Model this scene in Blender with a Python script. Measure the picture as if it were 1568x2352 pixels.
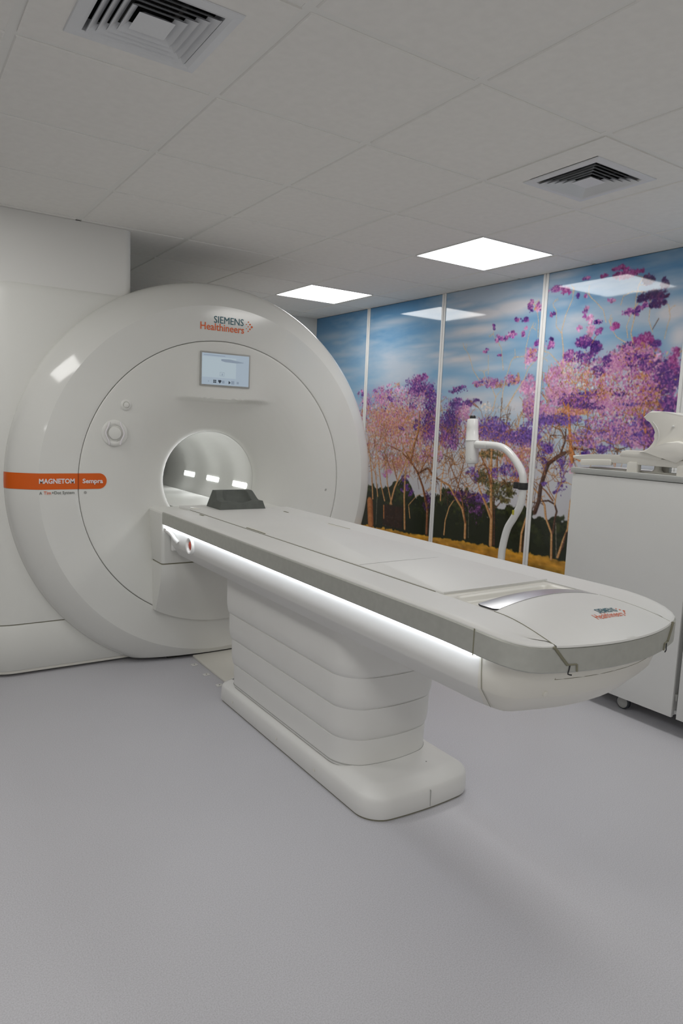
import bpy, bmesh, math, random
import numpy as np
from mathutils import Vector, Matrix

# ------------------------------------------------------------------ clear
for o in list(bpy.data.objects):
    bpy.data.objects.remove(o, do_unlink=True)
scene = bpy.context.scene
COL = scene.collection
random.seed(7)
PI = math.pi

# ------------------------------------------------------------------ camera
cam_data = bpy.data.cameras.new('camera')
cam = bpy.data.objects.new('camera', cam_data)
COL.objects.link(cam)
cam_data.sensor_fit = 'VERTICAL'
cam_data.sensor_height = 36.0
cam_data.sensor_width = 24.0
cam_data.lens = 36.0 * 1604.12 / 2352.0
cam_data.clip_start = 0.05
YAW, PITCH, ROLL = -0.58803, -0.123516, -0.041904
Rm = Matrix.Rotation(YAW, 3, 'Z') @ Matrix.Rotation(PITCH, 3, 'X') @ Matrix.Rotation(ROLL, 3, 'Y')
right, fwd, up = Rm.col[0], Rm.col[1], Rm.col[2]
M4 = Matrix(((right.x, up.x, -fwd.x, -0.9448), (right.y, up.y, -fwd.y, -2.2610),
             (right.z, up.z, -fwd.z, 1.4619), (0, 0, 0, 1)))
cam.matrix_world = M4
scene.camera = cam

# ------------------------------------------------------------------ world, exposure
world = bpy.data.worlds.new('world'); scene.world = world
world.use_nodes = True
world.node_tree.nodes['Background'].inputs[0].default_value = (1, 1, 1, 1)
world.node_tree.nodes['Background'].inputs[1].default_value = 0.0
scene.view_settings.view_transform = 'Standard'
scene.view_settings.look = 'None'
scene.view_settings.exposure = 0.0
scene.view_settings.gamma = 1.0
scene.view_settings.use_curve_mapping = False
PANEL_LIGHT = 9.4           # emission of the LED ceiling panels
LED_LIGHT = 9.5             # emission of the light line under the table edge
BORE_LIGHT = 23.0

# ------------------------------------------------------------------ materials
def srgb(r, g, b):
    f = lambda c: (c / 255.0) / 12.92 if c / 255.0 <= 0.04045 else ((c / 255.0 + 0.055) / 1.055) ** 2.4
    return (f(r), f(g), f(b))

def mat(name, col, rough=0.45, metal=0.0, vary=0.02, vscale=6.0, bump=0.0, bscale=300.0, coat=0.0, spec=0.5):
    m = bpy.data.materials.new(name); m.use_nodes = True
    nt = m.node_tree; b = nt.nodes['Principled BSDF']
    tc = nt.nodes.new('ShaderNodeTexCoord')
    nz = nt.nodes.new('ShaderNodeTexNoise'); nz.inputs['Scale'].default_value = vscale
    nz.inputs['Detail'].default_value = 4
    nt.links.new(tc.outputs['Object'], nz.inputs['Vector'])
    rp = nt.nodes.new('ShaderNodeValToRGB')
    rp.color_ramp.elements[0].color = tuple(max(0, c * (1 - vary)) for c in col) + (1,)
    rp.color_ramp.elements[1].color = tuple(min(1, c * (1 + vary)) for c in col) + (1,)
    rp.color_ramp.elements[0].position = .3; rp.color_ramp.elements[1].position = .7
    nt.links.new(nz.outputs['Fac'], rp.inputs['Fac'])
    nt.links.new(rp.outputs['Color'], b.inputs['Base Color'])
    b.inputs['Roughness'].default_value = rough
    b.inputs['Metallic'].default_value = metal
    b.inputs['Specular IOR Level'].default_value = spec
    b.inputs['Coat Weight'].default_value = coat
    b.inputs['Coat Roughness'].default_value = 0.08
    if bump:
        n2 = nt.nodes.new('ShaderNodeTexNoise'); n2.inputs['Scale'].default_value = bscale
        n2.inputs['Detail'].default_value = 3
        nt.links.new(tc.outputs['Object'], n2.inputs['Vector'])
        bp = nt.nodes.new('ShaderNodeBump'); bp.inputs['Strength'].default_value = bump
        bp.inputs['Distance'].default_value = 0.001
        nt.links.new(n2.outputs['Fac'], bp.inputs['Height'])
        nt.links.new(bp.outputs['Normal'], b.inputs['Normal'])
    return m

def emis(name, col, strength, base=.8):
    m = bpy.data.materials.new(name); m.use_nodes = True
    nt = m.node_tree; b = nt.nodes['Principled BSDF']
    b.inputs['Base Color'].default_value = (base, base, base, 1)
    b.inputs['Emission Color'].default_value = tuple(col) + (1,)
    b.inputs['Emission Strength'].default_value = strength
    return m

WHITE = mat('white_shell_plastic', (.78, .78, .74), rough=.4, vary=.012, vscale=3, coat=.0)
BOREW = mat('matte_bore_liner', (.80, .80, .77), rough=.6, vary=.01, vscale=3)
RINGW = mat('white_gloss_shell', (.77, .77, .735), rough=.10, vary=.012, vscale=3)
TABLEW = mat('white_table_plastic', (.79, .785, .76), rough=.45, vary=.012, vscale=4)
CREAM = mat('cream_table_plastic', (.80, .78, .71), rough=.35, vary=.015, vscale=4)
GAP = mat('dark_seam', (.24, .23, .165), rough=.8)
SILVER = mat('brushed_silver_trim', (.50, .505, .465), rough=.45, metal=.45, vary=.04, vscale=40)
BRIGHTSILVER = mat('bright_silver_handle', (.60, .60, .61), rough=.3, metal=.75, vary=.03, vscale=30)
CEILM = mat('mineral_fibre_tile', (.86, .845, .805), rough=.95, vary=.02, vscale=30, bump=.35, bscale=420)
GRIDM = mat('painted_grid_bar', (.84, .835, .80), rough=.6, vary=.01)
VENTM = mat('powder_coated_vent', (.74, .755, .77), rough=.5, vary=.015)
DARK = mat('dark_duct_inside', (.05, .05, .045), rough=.9)
PAINT = mat('white_wall_paint', (.80, .795, .765), rough=.75, vary=.012, vscale=2, bump=.08, bscale=150)
TRIMW = mat('white_joint_strip', (.80, .80, .79), rough=.4)
CABW = mat('white_laminate', (.72, .72, .70), rough=.42, vary=.01)
CABEDGE = mat('grey_laminate_edge', (.46, .47, .45), rough=.5, vary=.02)
COILW = mat('white_coil_plastic', (.80, .78, .72), rough=.4, vary=.015)
FOAM = mat('dark_grey_foam', (.125, .135, .122), rough=.85, vary=.08, vscale=25, bump=.5, bscale=260)
BLACK = mat('black_plastic', (.02, .02, .02), rough=.4)
RUBBER = mat('dark_rubber', (.05, .055, .065), rough=.6)
GREYP = mat('grey_plastic', (.40, .40, .38), rough=.5)
ORANGE = mat('orange_stripe_paint', srgb(224, 96, 8), rough=.3, vary=.02)
DARKORANGE = mat('dark_stripe_joint', srgb(120, 46, 12), rough=.6)  # dark orange of the seam line crossing the stripe
ORANGETXT = mat('orange_print', srgb(234, 106, 50), rough=.4, vary=.01)
TEAL = mat('teal_print', srgb(52, 106, 118), rough=.4, vary=.01)
WHITEPRINT = mat('white_print', (.85, .82, .84), rough=.4, vary=.01)
GREYPRINT = mat('grey_print', (.16, .17, .15), rough=.4)
REDP = mat('red_button_plastic', srgb(190, 60, 30), rough=.35)
YELLOW = mat('yellow_sticker', srgb(190, 180, 50), rough=.5)
INJW = mat('white_tube_paint', (.80, .80, .78), rough=.2, vary=.01)
PANELEM = emis('led_panel_diffuser', (1.0, .99, .965), PANEL_LIGHT)
LEDEM = emis('cool_led_line', (.88, .93, 1.0), LED_LIGHT)
BOREEM = emis('bore_led', (.97, .99, 1.0), BORE_LIGHT)
SCREENEM = emis('display_backlight', srgb(178, 196, 212), .60, .1)
SCREENEM2 = emis('display_backlight_field', srgb(190, 208, 218), .62, .1)
SCREENICON = mat('display_dark_icon', (.06, .08, .11), rough=.3)
SCREENGREY = emis('display_grey_line', srgb(150, 168, 188), .55, .1)

def floor_material():
    m = bpy.data.materials.new('speckled_vinyl_floor'); m.use_nodes = True
    nt = m.node_tree; b = nt.nodes['Principled BSDF']
    tc = nt.nodes.new('ShaderNodeTexCoord')
    n1 = nt.nodes.new('ShaderNodeTexNoise'); n1.inputs['Scale'].default_value = 260; n1.inputs['Detail'].default_value = 5
    n2 = nt.nodes.new('ShaderNodeTexNoise'); n2.inputs['Scale'].default_value = 1.2; n2.inputs['Detail'].default_value = 3
    for n in (n1, n2): nt.links.new(tc.outputs['Object'], n.inputs['Vector'])
    r1 = nt.nodes.new('ShaderNodeValToRGB')
    r1.color_ramp.elements[0].color = (.545, .54, .57, 1); r1.color_ramp.elements[0].position = .3
    r1.color_ramp.elements[1].color = (.68, .675, .715, 1); r1.color_ramp.elements[1].position = .62
    nt.links.new(n1.outputs['Fac'], r1.inputs['Fac'])
    mx = nt.nodes.new('ShaderNodeMixRGB'); mx.blend_type = 'MULTIPLY'; mx.inputs['Fac'].default_value = .12
    nt.links.new(r1.outputs['Color'], mx.inputs['Color1']); nt.links.new(n2.outputs['Fac'], mx.inputs['Color2'])
    nt.links.new(mx.outputs['Color'], b.inputs['Base Color'])
    b.inputs['Roughness'].default_value = .42
    bp = nt.nodes.new('ShaderNodeBump'); bp.inputs['Strength'].default_value = .1; bp.inputs['Distance'].default_value = .001
    nt.links.new(n1.outputs['Fac'], bp.inputs['Height']); nt.links.new(bp.outputs['Normal'], b.inputs['Normal'])
    return m
FLOORM = floor_material()

# ------------------------------------------------------------------ helpers
def mk(name, verts, faces, m, parent=None, smooth=40, recalc=True):
    me = bpy.data.meshes.new(name)
    me.from_pydata([tuple(v) for v in verts], [], [tuple(f) for f in faces])
    return finish(name, me, m, parent, smooth, recalc)

def finish(name, me, m, parent, smooth=40, recalc=True):
    if recalc:
        bm = bmesh.new(); bm.from_mesh(me)
        bmesh.ops.recalc_face_normals(bm, faces=bm.faces)
        bm.to_mesh(me); bm.free()
    me.update()
    if smooth is not None:
        me.shade_smooth()
        me.set_sharp_from_angle(angle=math.radians(smooth))
    o = bpy.data.objects.new(name, me); COL.objects.link(o)
    if m: me.materials.append(m)
    if parent: o.parent = parent; o.matrix_parent_inverse = parent.matrix_world.inverted() if parent.type == 'MESH' else Matrix.Translation(-parent.location)
    return o

def bmfinish(name, bm, m, parent=None, smooth=40):
    me = bpy.data.meshes.new(name); bmesh.ops.recalc_face_normals(bm, faces=bm.faces)
    bm.to_mesh(me); bm.free()
    return finish(name, me, m, parent, smooth, False)

def box(name, lo, hi, m, parent=None, bevel=0.0, seg=2, rot=None):
    bm = bmesh.new()
    bmesh.ops.create_cube(bm, size=1)
    s = [hi[i] - lo[i] for i in range(3)]; c = [(hi[i] + lo[i]) / 2 for i in range(3)]
    bmesh.ops.scale(bm, vec=s, verts=bm.verts)
    if bevel: bmesh.ops.bevel(bm, geom=list(bm.edges), offset=min(bevel, min(s) * .49), segments=seg, affect='EDGES', profile=.5)
    if rot: bmesh.ops.rotate(bm, cent=(0, 0, 0), matrix=rot, verts=bm.verts)
    bmesh.ops.translate(bm, vec=c, verts=bm.verts)
    return bmfinish(name, bm, m, parent)

def loft(name, loops, m, parent=None, closed=True, cap0=True, cap1=True, smooth=40):
    n = len(loops[0]); V = []; F = []
    for l in loops: V += list(l)
    for k in range(len(loops) - 1):
        for i in range(n if closed else n - 1):
            j = (i + 1) % n
            F.append((k * n + i, k * n + j, (k + 1) * n + j, (k + 1) * n + i))
    if cap0: F.append(tuple(range(n)))
    if cap1: F.append(tuple((len(loops) - 1) * n + i for i in range(n)))
    return mk(name, V, F, m, parent, smooth)

def inset(outline, d, closed=True):
    """move a plan outline inward by d along its vertex normals (counter-clockwise outline)"""
    n = len(outline); out = []
    for i in range(n):
        a = outline[i - 1] if (closed or i) else outline[0]
        b = outline[(i + 1) % n] if (closed or i < n - 1) else outline[-1]
        tx, ty = b[0] - a[0], b[1] - a[1]; l = math.hypot(tx, ty) or 1
        out.append((outline[i][0] - ty / l * d, outline[i][1] + tx / l * d))
    return out

def rrect(x0, x1, y0, y1, r0, r1, bulge=0.0, n=10):
    """counter-clockwise plan outline; r0 = corner radius at y0 end, r1 at y1 end; bulge = convexity of the y0 end"""
    P = []
    def arc(cx, cy, r, a0, a1):
        for k in range(n + 1):
            a = math.radians(a0 + (a1 - a0) * k / n); P.append((cx + r * math.cos(a), cy + r * math.sin(a)))
    arc(x0 + r0, y0 + r0, r0, 180, 270)
    for k in range(1, 12):
        P.append((x0 + r0 + (x1 - x0 - 2 * r0) * k / 12, y0))
    arc(x1 - r0, y0 + r0, r0, 270, 360)
    arc(x1 - r1, y1 - r1, r1, 0, 90)
    arc(x0 + r1, y1 - r1, r1, 90, 180)
    xc = (x0 + x1) / 2; hw = (x1 - x0) / 2; ym = (y0 + y1) / 2
    if bulge:
        P = [(x, y - bulge * (1 - ((x - xc) / hw) ** 2) if y < ym else y) for x, y in P]
    return P

def stack(name, outline, levels, m, parent=None, smooth=40, cap0=True, cap1=True):
    return loft(name, [[(x, y, z) for x, y in inset(outline, d)] for z, d in levels], m, parent, True, cap0, cap1, smooth)

def extrude(name, prof, axis, a, b, m, parent=None, bevel=0.0, seg=2, smooth=35):
    """prof: 2D outline in the two other axes (x:(y,z) y:(x,z) z:(x,y)), extruded from a to b"""
    bm = bmesh.new()
    def P(u, v, w): return {'x': (w, u, v), 'y': (u, w, v), 'z': (u, v, w)}[axis]
    A = [bm.verts.new(P(u, v, a)) for u, v in prof]; B = [bm.verts.new(P(u, v, b)) for u, v in prof]
    n = len(prof)
    for i in range(n): bm.faces.new((A[i], A[(i + 1) % n], B[(i + 1) % n], B[i]))
    fa = bm.faces.new(A); fb = bm.faces.new(B[::-1])
    if bevel:
        es = list(fa.edges) + list(fb.edges)
        bmesh.ops.bevel(bm, geom=es, offset=bevel, segments=seg, affect='EDGES', profile=.5)
    return bmfinish(name, bm, m, parent, smooth)

def revolve_y(prof, cx, cz, n=128, a0=0, a1=2 * PI, yfun=None):
    """profile (r, y) turned about the axis parallel to y through (cx, cz)"""
    full = abs(a1 - a0 - 2 * PI) < 1e-6
    k = n if full else n + 1
    V = []; F = []
    for r, y in prof:
        for i in range(k):
            a = a0 + (a1 - a0) * i / n
            x, z = cx + r * math.cos(a), cz + r * math.sin(a)
            V.append((x, yfun(x, z, y) if yfun else y, z))
    for j in range(len(prof) - 1):
        for i in range(n):
            i2 = (i + 1) % k
            F.append((j * k + i, j * k + i2, (j + 1) * k + i2, (j + 1) * k + i))
    return V, F

def catmull(pts, sub=8):
    P = [Vector(p) for p in pts]; out = []
    for i in range(len(P) - 1):
        p0 = P[i - 1] if i else P[i] * 2 - P[i + 1]; p1, p2 = P[i], P[i + 1]
        p3 = P[i + 2] if i + 2 < len(P) else P[i + 1] * 2 - P[i]
        for k in range(sub):
            t = k / sub
            out.append(.5 * ((2 * p1) + (p2 - p0) * t + (2 * p0 - 5 * p1 + 4 * p2 - p3) * t * t + (3 * p1 - p0 - 3 * p2 + p3) * t ** 3))
    out.append(P[-1]); return out

def tube(name, pts, r, m, parent=None, seg=20, sub=8, smoothpath=True):
    path = catmull(pts, sub) if smoothpath else [Vector(p) for p in pts]
    n = len(path); loops = []
    t0 = (path[1] - path[0]).normalized()
    ref = Vector((1, 0, 0)) if abs(t0.x) < .9 else Vector((0, 1, 0))
    u = t0.cross(ref).normalized()
    for i in range(n):
        t = (path[min(i + 1, n - 1)] - path[max(i - 1, 0)]).normalized()
        u = (u - t * u.dot(t)).normalized(); v = t.cross(u)
        rr = r(i / (n - 1)) if callable(r) else r
        loops.append([path[i] + (u * math.cos(2 * PI * k / seg) + v * math.sin(2 * PI * k / seg)) * rr for k in range(seg)])
    return loft(name, loops, m, parent, smooth=50)

def lathe(name, prof, origin, axis, m, parent=None, n=32, smooth=40):
    """prof (r, h) along axis direction"""
    ax = Vector(axis).normalized(); ref = Vector((0, 0, 1)) if abs(ax.z) < .9 else Vector((1, 0, 0))
    u = ax.cross(ref).normalized(); v = ax.cross(u); O = Vector(origin)
    loops = [[O + ax * h + (u * math.cos(2 * PI * k / n) + v * math.sin(2 * PI * k / n)) * max(r, 1e-4) for k in range(n)] for r, h in prof]
    return loft(name, loops, m, parent, smooth=smooth)

def text(name, s, width, height, loc, xdir, ydir, m, parent, bold=0.0, depth=.0012):
    """lettering as thin mesh; loc = lower left corner, stretched to width x height (height of the whole box)"""
    cu = bpy.data.curves.new(name + '_curve', 'FONT'); cu.body = s; cu.size = 1; cu.offset = bold; cu.resolution_u = 3
    cu.extrude = .0
    tmp = bpy.data.objects.new('tmp_text', cu); COL.objects.link(tmp)
    bpy.context.view_layer.update()
    me = bpy.data.meshes.new_from_object(tmp.evaluated_get(bpy.context.evaluated_depsgraph_get()))
    bpy.data.objects.remove(tmp, do_unlink=True); bpy.data.curves.remove(cu)
    me.name = name
    co = np.empty(len(me.vertices) * 3); me.vertices.foreach_get('co', co); co = co.reshape(-1, 3)
    lo = co.min(0); hi = co.max(0)
    X = Vector(xdir).normalized(); Y = Vector(ydir).normalized(); L = Vector(loc)
    for v in me.vertices:
        a = (v.co.x - lo[0]) / (hi[0] - lo[0]) * width; b = (v.co.y - lo[1]) / (hi[1] - lo[1]) * height
        v.co = L + X * a + Y * b
    bm = bmesh.new(); bm.from_mesh(me)
    bmesh.ops.remove_doubles(bm, verts=bm.verts, dist=1e-6)
    bmesh.ops.recalc_face_normals(bm, faces=bm.faces)
    nrm = X.cross(Y)
    if sum((f.normal.dot(nrm) for f in bm.faces)) < 0: bmesh.ops.reverse_faces(bm, faces=bm.faces)
    ex = bmesh.ops.extrude_face_region(bm, geom=list(bm.faces))
    bmesh.ops.translate(bm, vec=nrm * depth, verts=[e for e in ex['geom'] if isinstance(e, bmesh.types.BMVert)])
    bm.to_mesh(me); bm.free(); 
    me.materials.clear()
    return finish(name, me, m, parent, 30, True)

def empty(name, loc, label, cat, group=None):
    o = bpy.data.objects.new(name, None); COL.objects.link(o); o.location = loc
    o.empty_display_size = .1
    o['label'] = label; o['category'] = cat
    if group: o['group'] = group
    return o

def tag(o, label, cat, group=None):
    o['label'] = label; o['category'] = cat
    if group: o['group'] = group
    return o

def struct(o, label=None):
    o['kind'] = 'structure'
    if label: o['label'] = label
    return o

def share(o, name, loc, parent):
    c = o.copy(); COL.objects.link(c); c.name = name; c.location = loc
    if parent: c.parent = parent; c.matrix_parent_inverse = o.matrix_parent_inverse
    return c

# ================================================================== THE ROOM
H = 2.5                     # ceiling height
XW = 2.74                   # wall with the printed panels
YB = 3.85                   # wall behind the scanner
XL = -4.2; YF = -5.8        # walls beside and behind the camera
T = 0.6                     # ceiling module

fl = box('floor', (XL - .1, YF - .1, -.1), (XW + .1, YB + .1, 0), FLOORM)
struct(fl, 'pale lilac-grey speckled vinyl floor')
struct(box('wall_back', (XL - .1, YB, 0), (XW + .1, YB + .1, H + .3), PAINT), 'white painted wall behind the scanner')
struct(box('wall_left', (XL - .1, YF, 0), (XL, YB, H + .3), PAINT), 'white painted wall left of the scanner, out of frame')
struct(box('wall_front', (XL - .1, YF - .1, 0), (XW + .1, YF, H + .3), PAINT), 'white painted wall behind the camera')
wall_r = struct(box('wall_right', (XW + .006, YF, 0), (XW + .1, YB, H + .3), PAINT), 'wall lined with glossy panels printed with purple flowering trees')
ceil = struct(box('ceiling', (XL - .1, YF - .1, H + .14), (XW + .1, YB + .1, H + .3), PAINT), 'suspended ceiling of square pale mineral tiles')

# ---- ceiling grid bars and tiles
GW = .024; REC = .0045
u0, u1 = -7, 5; v0, v1 = -10, 7
for i in range(u0, u1):
    x = i * T
    if XL < x < XW: box('grid_bar', (x - GW / 2 - .004, YF, H + REC), (x + GW / 2 + .004, YB, H + REC + .02), GRIDM, ceil)
for j in range(v0, v1):
    y = j * T
    if YF < y < YB: box('grid_bar', (XL, y - GW / 2 - .004, H + REC + .0006), (XW, y + GW / 2 + .004, H + REC + .0206), GRIDM, ceil)
LIGHT_TILES = {(3, 1), (3, 4), (3, -2), (-2, 1), (-2, -2), (-2, -5), (-2, -8), (1, -8), (-6, -4), (-6, -8)}  # rearmost row and leftmost column are added unseen, to brighten the lower upright surfaces
VENT_TILES = {(-1, -1), (2, -1)}
full_tile = None
def tile_mesh(x0, x1, y0, y1, hole=None):
    bm = bmesh.new(); z0 = H; z1 = H + .016; c = .0035
    if not hole:
        def ring(d, z): return [bm.verts.new((x0 + d, y0 + d, z)), bm.verts.new((x1 - d, y0 + d, z)), bm.verts.new((x1 - d, y1 - d, z)), bm.verts.new((x0 + d, y1 - d, z))]
        R = [ring(0, z1), ring(0, z0 + c), ring(c, z0)]
        for a, b in zip(R, R[1:]):
            for k in range(4): bm.faces.new((a[k], a[(k + 1) % 4], b[(k + 1) % 4], b[k]))
        bm.faces.new(R[-1]); bm.faces.new(R[0][::-1])
    else:
        hx0, hx1, hy0, hy1 = hole
        o_ = [(x0, y0), (x1, y0), (x1, y1), (x0, y1)]; i_ = [(hx0, hy0), (hx1, hy0), (hx1, hy1), (hx0, hy1)]
        R = [[bm.verts.new((x, y, z)) for x, y in q] for q, z in ((o_, z1), (o_, z0), (i_, z0), (i_, z1))]
        R.append(R[0])
        for a, b in zip(R, R[1:]):
            for k in range(4): bm.faces.new((a[k], a[(k + 1) % 4], b[(k + 1) % 4], b[k]))
    return bm
for i in range(u0, u1):
    for j in range(v0, v1):
        a = GW / 2 + .001
        x0, x1, y0, y1 = i * T + a, (i + 1) * T - a, j * T + a, (j + 1) * T - a
        cut = x0 < XL or x1 > XW or y0 < YF or y1 > YB
        x0, x1, y0, y1 = max(x0, XL), min(x1, XW), max(y0, YF), min(y1, YB)
        if x1 - x0 < .02 or y1 - y0 < .02 or (i, j) in LIGHT_TILES: continue
        if (i, j) in VENT_TILES:
            xm, ym = (x0 + x1) / 2, (y0 + y1) / 2
            bmfinish('ceiling_tile', tile_mesh(x0, x1, y0, y1, (xm - .165, xm + .165, ym - .165, ym + .165)), CEILM, ceil, None)
        elif cut:
            bmfinish('ceiling_tile', tile_mesh(x0, x1, y0, y1), CEILM, ceil, None)
        elif full_tile is None:
            full_tile = bmfinish('ceiling_tile', tile_mesh(-T / 2 + a, T / 2 - a, -T / 2 + a, T / 2 - a), CEILM, ceil, None)
            full_tile.location = ((i + .5) * T, (j + .5) * T, 0)
        else:
            share(full_tile, 'ceiling_tile', ((i + .5) * T, (j + .5) * T, 0), ceil)

# ---- ceiling lights
def ceiling_light(i, j, label):
    cx, cy = (i + .5) * T, (j + .5) * T
    e = empty('ceiling_light', (cx, cy, H), label, 'light', 'square led panels set in the ceiling')
    h = .285; w = .0055
    bm = bmesh.new()
    o_ = [(-h, -h), (h, -h), (h, h), (-h, h)]; g = h - w; i_ = [(-g, -g), (g, -g), (g, g), (-g, g)]
    R = [[bm.verts.new((cx + x, cy + y, z)) for x, y in q] for q, z in ((o_, H + .03), (o_, H - .001), (i_, H - .001), (i_, H + .03))]
    R.append(R[0])
    for a, b in zip(R, R[1:]):
        for k in range(4): bm.faces.new((a[k], a[(k + 1) % 4], b[(k + 1) % 4], b[k]))
    bmfinish('frame', bm, TRIMW, e, None)
    g += .0004
    mk('diffuser', [(cx - g, cy - g, H + .002), (cx - g, cy + g, H + .002), (cx + g, cy + g, H + .002), (cx + g, cy - g, H + .002)],
       [(0, 1, 2, 3)], PANELEM, e, None, recalc=False)
    box('housing', (cx - h, cy - h, H + .03), (cx + h, cy + h, H + .06), GREYP, e)
LL = {(3, 1): 'nearer and larger of the two glowing square ceiling panels beside the printed wall',
      (3, 4): 'smaller far glowing square ceiling panel near the back corner, behind the scanner ring',
      (3, -2): 'glowing square ceiling panel beside the printed wall, out of frame above the white cabinets',
      (-2, 1): 'glowing square ceiling panel out of frame to the left, mirrored in the scanner rim',
      (-2, -2): 'glowing square ceiling panel out of frame, above and left of the camera',
      (-2, -5): 'glowing square ceiling panel behind the camera on the plain wall side',
      (-2, -8): 'added unseen fill panel in the ceiling farthest behind the camera, plain wall side',
      (-6, -4): 'added unseen fill panel in the ceiling by the plain left wall, beside the camera',
      (-6, -8): 'added unseen fill panel in the rear left ceiling corner behind the camera',
      (1, -8): 'added unseen fill panel in the ceiling farthest behind the camera, middle of the room'}
for (i, j) in sorted(LIGHT_TILES): ceiling_light(i, j, LL[(i, j)])

# ---- square air diffusers
def air_vent(cx, cy, label):
    e = empty('air_vent', (cx, cy, H), label, 'air vent', 'square louvred ceiling vents')
    def sq(h, z): return [(cx - h, cy - h, z), (cx + h, cy - h, z), (cx + h, cy + h, z), (cx - h, cy + h, z)]
    loft('frame', [sq(.186, H - .0005), sq(.184, H - .004), sq(.160, H - .007), sq(.146, H - .003), sq(.144, H + .03)], VENTM, e, True, False, False, smooth=None)
    lofts = [.132, .110, .088, .066]
    for k, hh in enumerate(lofts):
        loft('louvre', [sq(hh + .008, H - .009), sq(hh - .0165, H + .009), sq(hh - .0175, H + .009), sq(hh + .0065, H - .0098)], VENTM, e, True, False, False, smooth=None)
    loft('centre_plate', [sq(.048, H - .009), sq(.026, H + .007)], VENTM, e, True, True, True, smooth=None)
    for d in (-1, 1):
        box('bracket', (cx + d * .06 - .006, cy - .13, H + .022), (cx + d * .06 + .006, cy + .13, H + .027), DARK, e)
    loft('plenum', [sq(.150, H + .03), sq(.150, H + .12)], DARK, e, True, False, True, smooth=None)
air_vent(-.3, -.29, 'large nearer square louvred air vent at the top left of the ceiling')
air_vent(1.525, -.28, 'smaller square louvred air vent on the right, in front of the ceiling light')

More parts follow.
